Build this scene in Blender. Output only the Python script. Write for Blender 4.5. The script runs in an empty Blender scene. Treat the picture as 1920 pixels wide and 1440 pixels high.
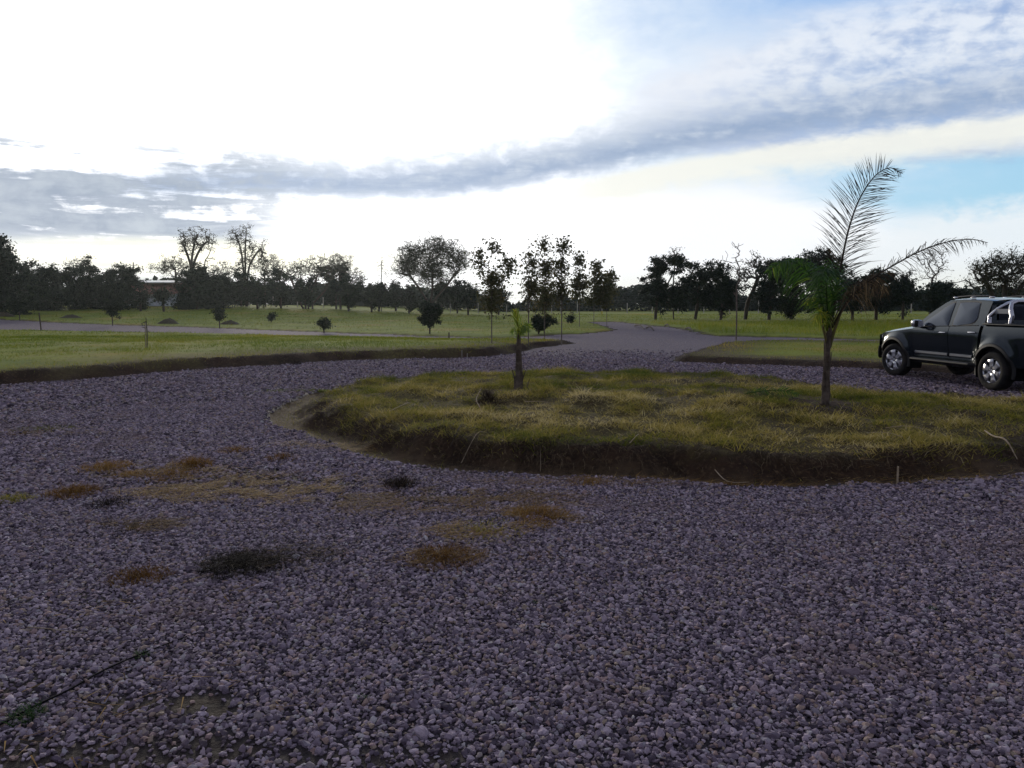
import bpy, math, random
import numpy as np
from mathutils import Vector
R = math.radians
scene = bpy.context.scene
COL = scene.collection
rng = np.random.default_rng(7)

# ------------------------------------------------------------------ camera
CAMH, FPX, HORIZ = 1.66, 1450.0, 570.0          # eye height, focal length in px of the 1920 photo, horizon row
PITCH = math.atan((720 - HORIZ) / FPX)
cam_d = bpy.data.cameras.new('camera'); cam = bpy.data.objects.new('camera', cam_d); COL.objects.link(cam)
cam.location = (0, 0, CAMH); cam.rotation_euler = (R(90) - PITCH, 0, 0)
cam_d.sensor_width = 36; cam_d.lens = FPX / 1920 * 36
cam_d.clip_start = .05; cam_d.clip_end = 9000
scene.camera = cam

def ray(px, py):
    u = (px - 960) / FPX; v = (720 - py) / FPX
    c, s = math.cos(PITCH), math.sin(PITCH)
    return np.array([u, c + v * s, -s + v * c])
def gp(px, py, z=0.):
    d = ray(px, py); t = (CAMH - z) / -d[2]
    return (float(d[0] * t), float(d[1] * t))
def at(px, py, Y):
    d = ray(px, py); t = Y / d[1]
    return (float(d[0] * t), Y, float(CAMH + d[2] * t))
def azel(px, py):
    d = ray(px, py)
    return math.degrees(math.atan2(d[0], d[1])), math.degrees(math.atan2(d[2], math.hypot(d[0], d[1])))

# ------------------------------------------------------------------ light
SUN_AZ, SUN_EL = -17.0, 9.0                     # degrees: azimuth from +Y towards +X, elevation
sd = bpy.data.lights.new('sun', 'SUN'); so = bpy.data.objects.new('sun', sd); COL.objects.link(so)
sd.energy = 1.7; sd.angle = R(12); sd.color = (1, .90, .74)
sdir = Vector((math.sin(R(SUN_AZ)) * math.cos(R(SUN_EL)), math.cos(R(SUN_AZ)) * math.cos(R(SUN_EL)), math.sin(R(SUN_EL))))
so.rotation_euler = sdir.to_track_quat('Z', 'Y').to_euler()
so.location = (-30, 60, 30)
scene.view_settings.view_transform = 'Standard'; scene.view_settings.look = 'None'
scene.view_settings.exposure = 0.0; scene.view_settings.gamma = 1.0
scene.view_settings.use_curve_mapping = False

# ------------------------------------------------------------------ node helper
class S:
    """socket wrapper with arithmetic"""
    def __init__(s, nt, sock): s.nt, s.k = nt, sock
    def _m(s, op, *o, clamp=False):
        n = s.nt.nodes.new('ShaderNodeMath'); n.operation = op; n.use_clamp = clamp
        for i, a in enumerate((s,) + o):
            if isinstance(a, S): s.nt.links.new(a.k, n.inputs[i])
            else: n.inputs[i].default_value = a
        return S(s.nt, n.outputs[0])
    def __add__(s, o): return s._m('ADD', o)
    __radd__ = __add__
    def __mul__(s, o): return s._m('MULTIPLY', o)
    __rmul__ = __mul__
    def __sub__(s, o): return s._m('SUBTRACT', o)
    def __rsub__(s, o): return (s * -1.0) + o
    def __truediv__(s, o): return s._m('DIVIDE', o)
    def pow(s, o): return s._m('POWER', o)
    def max(s, o): return s._m('MAXIMUM', o)
    def min(s, o): return s._m('MINIMUM', o)
    def abs(s): return s._m('ABSOLUTE')
    def step(s, a, b):                          # smoothstep a..b -> 0..1 (works for a > b as well)
        n = s.nt.nodes.new('ShaderNodeMapRange'); n.interpolation_type = 'SMOOTHSTEP'
        flip = a > b
        if flip: a, b = b, a
        s.nt.links.new(s.k, n.inputs[0]); n.inputs[1].default_value = a; n.inputs[2].default_value = b
        n.inputs[3].default_value = 1. if flip else 0.; n.inputs[4].default_value = 0. if flip else 1.
        return S(s.nt, n.outputs[0])
def noise(nt, vec, scale, detail=4, rough=.55, dist=0., lac=2.):
    n = nt.nodes.new('ShaderNodeTexNoise'); n.inputs['Scale'].default_value = scale
    n.inputs['Detail'].default_value = detail; n.inputs['Roughness'].default_value = rough
    n.inputs['Distortion'].default_value = dist; n.inputs['Lacunarity'].default_value = lac
    if vec is not None: nt.links.new(vec, n.inputs['Vector'])
    return S(nt, n.outputs['Fac'])
def mixc(nt, fac, a, b):
    n = nt.nodes.new('ShaderNodeMix'); n.data_type = 'RGBA'; n.clamp_factor = True
    for i, v in ((0, fac), (6, a), (7, b)):
        if isinstance(v, S): nt.links.new(v.k, n.inputs[i])
        elif hasattr(v, 'is_linked'): nt.links.new(v, n.inputs[i])
        elif i == 0: n.inputs[i].default_value = v
        else: n.inputs[i].default_value = (*v, 1)
    return n.outputs[2]
def curve(nt, x, pts, lo, hi, ylo, yhi):        # piecewise curve through pts (x, y) in real units
    t = (x - lo) / (hi - lo)
    n = nt.nodes.new('ShaderNodeFloatCurve'); c = n.mapping.curves[0]
    P = [((a - lo) / (hi - lo), (b - ylo) / (yhi - ylo)) for a, b in pts]
    c.points[0].location = P[0]; c.points[1].location = P[-1]
    for p in P[1:-1]: c.points.new(*p)
    n.mapping.update()
    nt.links.new(t.k, n.inputs['Value'])
    return S(nt, n.outputs[0]) * (yhi - ylo) + ylo
def comb(nt, x, y, z):
    n = nt.nodes.new('ShaderNodeCombineXYZ')
    for i, a in enumerate((x, y, z)):
        if isinstance(a, S): nt.links.new(a.k, n.inputs[i])
        else: n.inputs[i].default_value = a
    return n.outputs[0]
def lin(r, g, b, k=1.):
    f = lambda c: (c / 255 / 12.92 if c / 255 <= .04045 else ((c / 255 + .055) / 1.055) ** 2.4) * k
    return (f(r), f(g), f(b))

# ------------------------------------------------------------------ sky
def build_world():
    w = bpy.data.worlds.new('World'); scene.world = w; w.use_nodes = True
    nt = w.node_tree; nt.nodes.clear(); L = nt.links.new
    out = nt.nodes.new('ShaderNodeOutputWorld'); bg = nt.nodes.new('ShaderNodeBackground')
    K = .1; bg.inputs['Strength'].default_value = K; L(bg.outputs[0], out.inputs[0])
    sky = nt.nodes.new('ShaderNodeTexSky'); sky.sky_type = 'NISHITA'; sky.sun_disc = False
    sky.sun_elevation = R(SUN_EL); sky.sun_rotation = R(SUN_AZ); sky.dust_density = 1.0; sky.ozone_density = 1.6
    tc = nt.nodes.new('ShaderNodeTexCoord'); sp = nt.nodes.new('ShaderNodeSeparateXYZ'); L(tc.outputs['Generated'], sp.inputs[0])
    x, y, z = (S(nt, sp.outputs[i]) for i in range(3))
    DEG = 180 / math.pi
    az = x._m('ARCTAN2', y) * DEG
    el = z._m('ARCSINE') * DEG
    zz = z.max(0.) + .10
    cp = comb(nt, x / zz, y / zz, 0.)           # cloud sheet seen in perspective
    cs = comb(nt, x / zz * .55 , y / zz * 1.0, z * 2.)
    big = noise(nt, cp, .75, 5, .55) - .5
    mid = noise(nt, cp, 2.6, 6, .62, .3) - .5
    fin = noise(nt, cs, 9.0, 5, .6, .2) - .5
    streak = noise(nt, comb(nt, az * .05, el * .55, 3.), 1.6, 6, .62, .4) - .5
    puff = noise(nt, comb(nt, az * .33, el * .55, 0.), 1.5, 6, .6, .25) - .5
    C = lambda r, g, b, k=1.: lin(r, g, b, k / K)
    col = sky.outputs[0]
    # clear sky: blue high on the right, cyan low on the right
    blue = mixc(nt, el.step(6, 20), C(176, 224, 252, .98), C(138, 186, 244, 1.0))
    col = mixc(nt, .85, col, blue)
    # thin bright veil filling the left and the centre
    edge = az + (el - 20.) * .5 + big * 12. + mid * 9.
    veil = (edge + puff * 6.).step(17, -4)
    white = mixc(nt, ((az - SUN_AZ) / 30.).pow(2.)._m('ADD', ((el - 14.) / 20.).pow(2.)).step(1.2, 0.), C(250, 252, 255, 1.05), C(255, 255, 255, 1.7))
    low_white = (el + big * 2.).step(9.5, 7.) * (az + mid * 6. + (el - 5.) * 2.6).step(31, 22)
    veil = veil.pow(1.7).max(low_white)
    wide = (edge + puff * 8. + mid * 4.).step(28, 6)
    col = mixc(nt, wide * .85, col, C(222, 236, 252, 1.0))
    col = mixc(nt, veil, col, white)
    # mottled white and grey cloud sheet over the right
    mt_lo = curve(nt, az, [(-40, 12.5), (-4, 12.), (8, 11.3), (20, 9.6), (40, 9.)], -40, 40, 0, 30)
    mt_hi = curve(nt, az, [(-40, 11.), (-5, 11.5), (6, 13.5), (13, 17.4), (22, 18.6), (40, 20.)], -40, 40, 0, 30)
    m = (el - mt_lo + mid * 2.5).step(-.6, .8) * (mt_hi - el + mid * 5. + big * 3.).step(-1.2, 1.4) * (az + mid * 6.).step(2, 12)
    tone = (puff * 1.5 + fin * .9 + (el - 14.) * .05 + .5)
    mc = mixc(nt, tone.step(.15, .8), C(166, 184, 218), C(234, 240, 249))
    mc = mixc(nt, (az + (el - 11.) * -1.).step(22, 2), mc, C(238, 242, 250))
    col = mixc(nt, m * (.86 + puff * .5), col, mc)
    # cream clear strip under the right part of the bank, and cyan gap
    # long grey-blue cloud bank
    lo = curve(nt, az, [(-40, 6.7), (-26, 6.4), (-19, 7.0), (-10, 7.2), (-3, 7.6), (5, 8.9), (12, 10.2), (20, 11.0), (40, 11.6)], -40, 40, 0, 30)
    hi = curve(nt, az, [(-40, 9.0), (-27, 9.7), (-18, 10.6), (-10, 10.8), (-2, 11.9), (7, 12.9), (16, 14.2), (40, 14.)], -40, 40, 0, 30)
    b = (el - lo + puff * 1.5 + streak * 1.1).step(-.5, 1.1) * (hi - el + puff * 4.2 + streak * 1.5).step(-1.0, 2.2) * (az + streak * 20.).step(-36, -22)
    bt = (puff * 1.3 + fin * .5 + streak * .8 + (el - lo) * .16 + .15)
    bc = mixc(nt, bt.step(.1, 1.0), C(150, 171, 202), C(214, 223, 235))
    col = mixc(nt, b * .93, col, bc)
    # cream edge beneath the bank on the right
    cr = (lo - el + puff * .8).step(-.2, .6) * (lo - el + puff * 1.6 + mid * 1.).step(3.0, 1.2) * az.step(-6, 8)
    col = mixc(nt, cr * .85, col, C(250, 250, 240, 1.0))
    # low white cloud at far right
    rc = (az + (el - 5.) * -2.2 + puff * 9.).step(21, 29) * (el + puff * 3.).step(6.8, 5.2)
    col = mixc(nt, rc * .9, col, C(240, 246, 250, 1.0))
    # layered grey clouds low on the left
    lm = (az + streak * 12.).step(-11, -21) * (el + puff * 2.4 + streak * 2.).step(11.6, 9.6)
    ls = (streak * 2.6 + puff * 1.2 + .52 + (el.step(8.5, 5.5) * .22)).step(.3, .75) * (el + streak * 3.5 + puff * 1.2).step(2.6, 5.0)
    lc = mixc(nt, (puff * 1.4 + streak * 1.2 + .5).step(.1, .95), C(140, 155, 180), C(192, 202, 214))
    col = mixc(nt, lm * (ls * .9 + .05), col, lc)
    # warm glow of the hidden sun along the horizon on the left
    gl = ((az - (-21.)) / 17.).pow(2.)._m('ADD', ((el - 3.1) / 1.6).pow(2.)).step(1.1, 0.)
    col = mixc(nt, gl * .8, col, C(255, 251, 226, 1.25))
    lh = (el + streak * 2.6).step(2.9, 1.5) * az.step(-16, -26)
    col = mixc(nt, lh * .75, col, C(176, 182, 178))
    hz = el.step(3.2, .3)
    col = mixc(nt, hz * az.step(-10, 6) * .75, col, C(246, 246, 232, 1.0))
    # the rest of the sky, behind and above: broken grey-blue cloud
    back = mixc(nt, (big * 1.6 + mid * .8 + .5).step(.25, .8), C(128, 134, 156, 1.), C(176, 178, 192, 1.))
    bm = az.step(-36, -50).max(az.step(44, 80)).max(el.step(26, 48))
    col = mixc(nt, bm, col, back)
    L(col, bg.inputs['Color'])
build_world()

# ------------------------------------------------------------------ materials
MATS = {}
def mat(name, base=(.5, .5, .5), rough=.6, metal=0., var=None, vscale=5., bump=0., bscale=40., spec=.5, coat=0., trans=0., tint=None, tintmix=1., extra=None):
    """procedural Principled; var = second colour mixed by noise; tint = colour ramp stops over the 'tint' attribute; trans = translucency"""
    m = bpy.data.materials.new(name); m.use_nodes = True; nt = m.node_tree; L = nt.links.new
    p = nt.nodes['Principled BSDF']; o = nt.nodes['Material Output']
    p.inputs['Roughness'].default_value = rough; p.inputs['Metallic'].default_value = metal
    p.inputs['Specular IOR Level'].default_value = spec; p.inputs['Coat Weight'].default_value = coat
    p.inputs['Coat Roughness'].default_value = .04
    g = nt.nodes.new('ShaderNodeTexCoord')
    c = None
    if tint:
        a = nt.nodes.new('ShaderNodeAttribute'); a.attribute_name = 'tint'
        r = nt.nodes.new('ShaderNodeValToRGB'); e = r.color_ramp.elements
        while len(e) < len(tint): e.new(.5)
        for i, (t, k) in enumerate(tint): e[i].position = t; e[i].color = (*k, 1)
        L(a.outputs['Fac'], r.inputs[0]); c = r.outputs[0]
    if var:
        n = noise(nt, g.outputs['Object'], vscale, 6, .6)
        c = mixc(nt, n.step(.35, .65), c if c is not None else base, var)
    if c is not None: L(c, p.inputs['Base Color'])
    else: p.inputs['Base Color'].default_value = (*base, 1)
    if bump:
        n = noise(nt, g.outputs['Object'], bscale, 5, .6)
        b = nt.nodes.new('ShaderNodeBump'); b.inputs['Strength'].default_value = bump; b.inputs['Distance'].default_value = .02
        L(n.k, b.inputs['Height']); L(b.outputs[0], p.inputs['Normal'])
    if trans:
        t = nt.nodes.new('ShaderNodeBsdfTranslucent'); x = nt.nodes.new('ShaderNodeMixShader'); x.inputs[0].default_value = trans
        if c is not None: L(c, t.inputs[0])
        else: t.inputs[0].default_value = (*base, 1)
        L(p.outputs[0], x.inputs[1]); L(t.outputs[0], x.inputs[2]); L(x.outputs[0], o.inputs[0])
    MATS[name] = m
    return m

# ------------------------------------------------------------------ objects
def tag(o, label=None, cat=None, group=None, kind=None):
    if label: o['label'] = label
    if cat: o['category'] = cat
    if group: o['group'] = group
    if kind: o['kind'] = kind
    return o
def empty(name, loc, rz=0.):
    o = bpy.data.objects.new(name, None); COL.objects.link(o); o.location = loc; o.rotation_euler = (0, 0, rz)
    o.empty_display_size = .2
    return o
def link(name, me, m=None, parent=None):
    o = bpy.data.objects.new(name, me); COL.objects.link(o)
    if m is not None: me.materials.append(m)
    if parent is not None: o.parent = parent
    return o
def np_mesh(name, V, F, smooth=False, tint=None):
    """V (n,3); F (m,k) with k constant, or list of such arrays"""
    Fs = F if isinstance(F, list) else [F]
    Fs = [np.asarray(f, np.int32) for f in Fs if len(f)]
    me = bpy.data.meshes.new(name)
    V = np.asarray(V, np.float32)
    me.vertices.add(len(V)); me.vertices.foreach_set('co', V.ravel())
    nl = sum(f.size for f in Fs); nf = sum(len(f) for f in Fs)
    me.loops.add(nl); me.polygons.add(nf)
    me.loops.foreach_set('vertex_index', np.concatenate([f.ravel() for f in Fs]))
    tot = np.concatenate([np.full(len(f), f.shape[1], np.int32) for f in Fs])
    me.polygons.foreach_set('loop_start', np.concatenate([[0], np.cumsum(tot)[:-1]]).astype(np.int32))
    me.polygons.foreach_set('loop_total', tot)
    me.polygons.foreach_set('use_smooth', np.full(nf, smooth))
    me.update(calc_edges=True); me.validate()
    if tint is not None:
        a = me.attributes.new('tint', 'FLOAT', 'POINT'); a.data.foreach_set('value', np.asarray(tint, np.float32))
    return me

class MB:
    """mesh collector"""
    def __init__(s): s.v = []; s.f = []; s.t = []
    def add(s, vs, fs, tint=.5):
        n = len(s.v); s.v += [tuple(p) for p in vs]; s.f += [tuple(i + n for i in f) for f in fs]; s.t += [tint] * len(vs)
        return s
    def box(s, c, d, rz=0., ry=0.):
        c = np.array(c, float); h = np.array(d, float) / 2
        P = np.array([[i, j, k] for i in (-1, 1) for j in (-1, 1) for k in (-1, 1)], float) * h
        if ry: P = P @ np.array([[math.cos(ry), 0, -math.sin(ry)], [0, 1, 0], [math.sin(ry), 0, math.cos(ry)]])
        if rz: P = P @ np.array([[math.cos(rz), math.sin(rz), 0], [-math.sin(rz), math.cos(rz), 0], [0, 0, 1]])
        return s.add(P + c, [(0, 1, 3, 2), (4, 6, 7, 5), (0, 4, 5, 1), (2, 3, 7, 6), (0, 2, 6, 4), (1, 5, 7, 3)])
    def tube(s, pts, rad, n=8, tint=.5, cap=True):
        pts = [np.array(p, float) for p in pts]
        rad = [rad] * len(pts) if np.isscalar(rad) else rad
        vs = []; ref = None
        for i, p in enumerate(pts):
            a = pts[max(i - 1, 0)]; b = pts[min(i + 1, len(pts) - 1)]; t = b - a; t = t / (np.linalg.norm(t) + 1e-9)
            if ref is None:
                ref = np.array([0, 0, 1.]) if abs(t[2]) < .9 else np.array([1., 0, 0])
            u = np.cross(t, ref); u /= np.linalg.norm(u) + 1e-9; w = np.cross(u, t); ref = w
            for k in range(n):
                q = 2 * math.pi * k / n; vs.append(p + rad[i] * (math.cos(q) * u + math.sin(q) * w))
        fs = [(i * n + k, i * n + (k + 1) % n, (i + 1) * n + (k + 1) % n, (i + 1) * n + k) for i in range(len(pts) - 1) for k in range(n)]
        if cap: fs += [tuple(range(n))[::-1], tuple((len(pts) - 1) * n + k for k in range(n))]
        return s.add(vs, fs, tint)
    def grid(s, fn, us, vs_):
        P = [fn(u, v) for u in us for v in vs_]; n = len(vs_)
        return s.add(P, [(i * n + j, (i + 1) * n + j, (i + 1) * n + j + 1, i * n + j + 1) for i in range(len(us) - 1) for j in range(n - 1)])
    def lathe(s, prof, axis_c, n=32):           # profile (r, y) turned round the local Y axis through axis_c
        cx, cy, cz = axis_c; vs = []
        for r, yy in prof:
            for k in range(n):
                q = 2 * math.pi * k / n; vs.append((cx + r * math.cos(q), cy + yy, cz + r * math.sin(q)))
        fs = [(i * n + k, i * n + (k + 1) % n, (i + 1) * n + (k + 1) % n, (i + 1) * n + k) for i in range(len(prof) - 1) for k in range(n)]
        return s.add(vs, fs)
    def build(s, name, m, parent=None, smooth=True, bevel=0., sub=0, solid=0., sharp=35):
        me = bpy.data.meshes.new(name); me.from_pydata(s.v, [], s.f); me.update()
        me.polygons.foreach_set('use_smooth', [smooth] * len(me.polygons))
        a = me.attributes.new('tint', 'FLOAT', 'POINT'); a.data.foreach_set('value', s.t)
        o = link(name, me, m, parent)
        if smooth:
            try: me.set_sharp_from_angle(angle=R(sharp))
            except Exception: pass
        if solid:
            q = o.modifiers.new('solid', 'SOLIDIFY'); q.thickness = solid; q.offset = -1
        if bevel:
            q = o.modifiers.new('bevel', 'BEVEL'); q.width = bevel; q.segments = 2; q.limit_method = 'ANGLE'; q.angle_limit = R(40)
        if sub:
            q = o.modifiers.new('sub', 'SUBSURF'); q.levels = sub; q.render_levels = sub
        return o
# ------------------------------------------------------------------ terrain functions
_nz = np.random.default_rng(3)
_T = _nz.random((256, 256))
def vn(x, y, s):                                 # value noise, period 256 cells of size s, -1..1
    x = np.asarray(x, float) / s; y = np.asarray(y, float) / s
    xi = np.floor(x).astype(int); yi = np.floor(y).astype(int); fx = x - xi; fy = y - yi
    fx = fx * fx * (3 - 2 * fx); fy = fy * fy * (3 - 2 * fy)
    g = lambda i, j: _T[i % 256, j % 256]
    a = g(xi, yi) * (1 - fx) + g(xi + 1, yi) * fx; b = g(xi, yi + 1) * (1 - fx) + g(xi + 1, yi + 1) * fx
    return (a * (1 - fy) + b * fy) * 2 - 1
def sst(t, a, b):
    t = np.clip((t - a) / (b - a), 0, 1); return t * t * (3 - 2 * t)
def smooth_poly(pts, n=4, closed=True):
    P = np.array(pts, float); out = []; N = len(P)
    for i in range(N if closed else N - 1):
        p0, p1, p2, p3 = (P[(i + k) % N] if closed else P[min(max(i + k, 0), N - 1)] for k in (-1, 0, 1, 2))
        for k in range(n):
            t = k / n
            out.append(.5 * ((2 * p1) + (-p0 + p2) * t + (2 * p0 - 5 * p1 + 4 * p2 - p3) * t * t + (-p0 + 3 * p1 - 3 * p2 + p3) * t ** 3))
    if not closed: out.append(P[-1])
    return np.array(out)
def sdf(poly, x, y):                             # positive inside
    x = np.asarray(x, float); y = np.asarray(y, float)
    d = np.full(x.shape, 1e18); ins = np.zeros(x.shape, bool); n = len(poly)
    for i in range(n):
        ax, ay = poly[i]; bx, by = poly[(i + 1) % n]
        ex, ey = bx - ax, by - ay; L = ex * ex + ey * ey + 1e-12
        t = np.clip(((x - ax) * ex + (y - ay) * ey) / L, 0, 1)
        d = np.minimum(d, (x - ax - t * ex) ** 2 + (y - ay - t * ey) ** 2)
        if abs(ey) > 1e-12:
            c = ((ay > y) != (by > y)) & (x < ex * (y - ay) / ey + ax); ins ^= c
    return np.where(ins, 1, -1) * np.sqrt(d)

PA = smooth_poly([gp(*p) for p in ((1300, 903), (1500, 914), (1800, 905))] + [(5.3, 7.55), (7.4, 8.3), (8.6, 9.8), (8.5, 11.3), (7.7, 12.9)] +
                 [gp(*p) for p in ((1700, 748), (1560, 724), (1400, 711), (1200, 703), (1000, 702), (840, 706), (700, 714), (600, 733), (530, 758), (508, 782), (560, 812), (660, 848), (800, 880), (1050, 897))])
PB = smooth_poly([gp(*p) for p in ((-420, 752), (0, 722), (150, 711), (300, 700), (480, 686), (640, 676), (860, 671), (950, 663), (1020, 650), (1078, 643))], closed=False)
PB = np.vstack([PB, [gp(*p) for p in ((1060, 640.5), (975, 638), (850, 637), (680, 631), (480, 624), (240, 620), (0, 616.5), (-500, 611))]])
PE = smooth_poly([gp(*p) for p in ((1900, 707), (1655, 693), (1500, 686), (1325, 680), (1255, 676), (1290, 662), (1365, 645), (1500, 643), (1700, 646), (2000, 650))], closed=False)
PE = np.vstack([PE, [(45, 40), (40, 20.)]])
PC = np.array([(-3000., 70.)] + [gp(*p) for p in ((-500, 587), (0, 598.5), (240, 604.5), (400, 608.5), (640, 617), (800, 622), (1000, 627), (1090, 627), (1152, 621), (1140, 613), (1104, 604),
                (1150, 603.5), (1262, 614), (1300, 622), (1330, 630), (1400, 632), (1500, 634), (1650, 638), (1900, 642), (2300, 647))] + [(400., 60.), (3000., 60.), (3000., 3200.), (-3000., 3200.)])

def fields(x, y):
    wob = vn(x, y, 1.1) * .12 + vn(x, y, .4) * .07
    a = sdf(PA, x, y) + wob * 1.1; b = sdf(PB, x, y) + wob * 1.4; e = sdf(PE, x, y) + wob; c = sdf(PC, x, y) + wob * 3
    return a, b, c, e
def height(x, y, f=None):
    x = np.asarray(x, float); y = np.asarray(y, float)
    a, b, c, e = f if f is not None else fields(x, y)
    r = np.hypot(x, y)
    z = vn(x, y, 2.7) * .018 + vn(x, y, 1.0) * .008
    z = z * sst(r, 200, 60)
    # round mound: earth ring, shallow ditch, crumbling bank, domed top
    lump = vn(x, y, .55) * .5 + vn(x, y, .2) * .3 + vn(x, y, .09) * .2
    z = z - .05 * sst(a, 0, .2) * sst(a, .75, .45)
    front = sst(y, 14.5, 11)
    gentle = sst(-x, .6, 2.4)
    w0 = .44 - .14 * gentle + .10 * vn(x, y, 1.4); w1 = w0 + .30 + .40 * gentle + .15 * (1 - front); q_ = np.clip((a + lump * .20 - w0) / (w1 - w0), 0, 1); q_ = q_ * q_ * (3 - 2 * q_)
    z = z + (.145 + .045 * front + .04 * vn(x, y, .9) * front) * q_ + .10 * sst(a, .8, 4.2) + lump * .075 * sst(a, .15, .6) + vn(x, y, .8) * .03 * sst(a, .6, 1.5)
    z = z - .03 * sst(b, -.1, .2) * sst(b, .6, .3)
    z = z + (.24 * sst(b + lump * .2 + .15 * vn(x, y, 2.1), .15, .75) + .05 * sst(b, .6, 3.) - .27 * sst(y, 24, 44)) * sst(x, 4, -2) + .10 * sst(b, .1, .6) * sst(x, -2, 4) + lump * .04 * sst(b, 0, .5) * sst(b, 3, 1.)
    z = z + .15 * sst(e + lump * .1, .1, .5) + lump * .02 * sst(e, 0, .4)
    z = z + .10 * sst(c, 0., .8) + .05 * vn(x, y, 9.) * sst(c, 1, 6) + 1.6 * sst(y, 68, 138) * sst(-x, -8, 48)
    return z

# polar sheet round the camera, fine where the camera looks
def polar(r0, r1, ratio, fine=.16, span=46):
    rr = [r0]
    while rr[-1] < r1: rr.append(rr[-1] * ratio)
    th = list(np.arange(-span, span + 1e-6, fine)) + list(np.linspace(span, 360 - span, 90)[1:-1])
    th = np.radians(th); rr = np.array(rr)
    Rg, Tg = np.meshgrid(rr, th, indexing='ij')
    return Rg * np.sin(Tg), Rg * np.cos(Tg), len(rr), len(th)
X, Y, nr, nth = polar(.35, 900, 1.0115)
F4 = fields(X, Y); Z = height(X, Y, F4)
grass_d = np.maximum.reduce(F4)                  # >0 on any verge, mound or field
idx = np.arange(nr * nth).reshape(nr, nth); nx = np.roll(idx, -1, axis=1)
quads = np.stack([idx[:-1], nx[:-1], nx[1:], idx[1:]], -1).reshape(-1, 4)
gd = grass_d.ravel(); gq = gd[quads]

m = mat('soil', rough=.95, spec=.15)
nt = m.node_tree; L = nt.links.new; p = nt.nodes['Principled BSDF']
g = nt.nodes.new('ShaderNodeNewGeometry').outputs['Position']
A = lambda n: (lambda q: (setattr(q, 'attribute_name', n), S(nt, q.outputs['Fac']))[1])(nt.nodes.new('ShaderNodeAttribute'))
earth = mixc(nt, noise(nt, g, 3., 6, .65).step(.35, .65), (.050, .029, .018), (.024, .014, .010))
earth = mixc(nt, noise(nt, g, 22., 4, .6).step(.5, .75), earth, (.115, .075, .042))
lawn = mixc(nt, noise(nt, g, .35, 5, .6).step(.38, .62), (.185, .220, .020), (.120, .165, .018))
lawn = mixc(nt, noise(nt, g, .12, 4, .6).step(.5, .7), lawn, (.25, .20, .035))
lawn = mixc(nt, noise(nt, g, 6., 6, .7).step(.5, .75), lawn, (.055, .060, .014))
thatch = mixc(nt, noise(nt, g, 12., 8, .8).step(.42, .6), (.060, .043, .020), (.125, .105, .036))
dry = mixc(nt, noise(nt, g, 7., 6, .7).step(.35, .65), (.052, .034, .021), (.098, .066, .038))
earth = mixc(nt, A('ditch'), earth, dry)
col = mixc(nt, A('lawn'), earth, lawn)
col = mixc(nt, A('thatch'), col, thatch)
L(col, p.inputs['Base Color'])
bn = nt.nodes.new('ShaderNodeBump'); bn.inputs['Strength'].default_value = .8; bn.inputs['Distance'].default_value = .05
L(noise(nt, g, 14., 6, .7).k, bn.inputs['Height']); L(bn.outputs[0], p.inputs['Normal'])

m = mat('gravel', rough=.85, spec=.25)
nt = m.node_tree; L = nt.links.new; p = nt.nodes['Principled BSDF']
g = nt.nodes.new('ShaderNodeNewGeometry').outputs['Position']
vo = nt.nodes.new('ShaderNodeTexVoronoi'); vo.inputs['Scale'].default_value = 24; L(g, vo.inputs['Vector'])
vd = S(nt, vo.outputs['Distance'])
sc = nt.nodes.new('ShaderNodeSeparateColor'); L(vo.outputs['Color'], sc.inputs[0])
c = mixc(nt, S(nt, sc.outputs[0]), (.086, .067, .098), (.200, .162, .212))
c = mixc(nt, S(nt, sc.outputs[1]).step(.86, .9), c, (.30, .20, .17))
c = mixc(nt, vd.step(.45, .9), c, (.06, .05, .06))  # shade in the gaps between pebbles put into the colour
c = mixc(nt, noise(nt, g, .5, 5, .6).step(.52, .72) * .25, c, (.13, .10, .09))
c = mixc(nt, noise(nt, g, .9, 6, .7).step(.35, .65) * .3, c, (.10, .09, .13))
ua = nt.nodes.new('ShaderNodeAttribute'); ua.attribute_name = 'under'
c = mixc(nt, S(nt, ua.outputs['Fac']), c, (.034, .027, .034))  # dark soil between the modelled stones, gap shade put into its colour
aa = nt.nodes.new('ShaderNodeAttribute'); aa.attribute_name = 'earth'
c = mixc(nt, S(nt, aa.outputs['Fac']), c, mixc(nt, noise(nt, g, 9., 6, .7).step(.35, .65), (.020, .014, .011), (.050, .034, .022)))
L(c, p.inputs['Base Color'])
bn = nt.nodes.new('ShaderNodeBump'); bn.inputs['Strength'].default_value = 1.; bn.inputs['Distance'].default_value = .03
L((vd * (S(nt, aa.outputs['Fac']) * 1. - 1.) + noise(nt, g, 30., 5, .7) * .8).k, bn.inputs['Height']); L(bn.outputs[0], p.inputs['Normal'])

# the earth sheet runs under everything; the gravel sheet lies on it
Zs = Z - .035 * sst(grass_d, .12, -.12)
me = np_mesh('ground', np.stack([X, Y, Zs], -1).reshape(-1, 3), quads, True)
a, b, c, e = (q.ravel() for q in F4)
xr, yr = X.ravel(), Y.ravel()
lawn_w = np.maximum.reduce([sst(b, .7, 1.3), sst(e, .55, 1.1), sst(c, .1, .5)])
patch = vn(xr, yr, 1.3) * .5 + vn(xr, yr, .5) * .5
thatch_w = np.maximum.reduce([sst(a + patch * .3 - .1 * sst(-xr, .6, 2.4), .60, .85) * (.85 + .15 * patch) * (1 - .9 * sst(np.hypot(xr - 4.3, (yr - 10.6) * .8) + .2 * patch, .75, .3)) * (1 - .8 * sst(np.hypot(xr - .1, (yr - 12.1) * .8) + .2 * patch, .6, .25)) * (1 - .7 * sst(vn(xr + 5, yr, 1.1) + .4 * patch, .45, .8)), sst(b + patch * 1.0, .45, 1.) * sst(b, 3.4 , 1.) * sst(xr, -14, -6), sst(e, .4, .9) * sst(e, 3., 1.2)])
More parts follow.
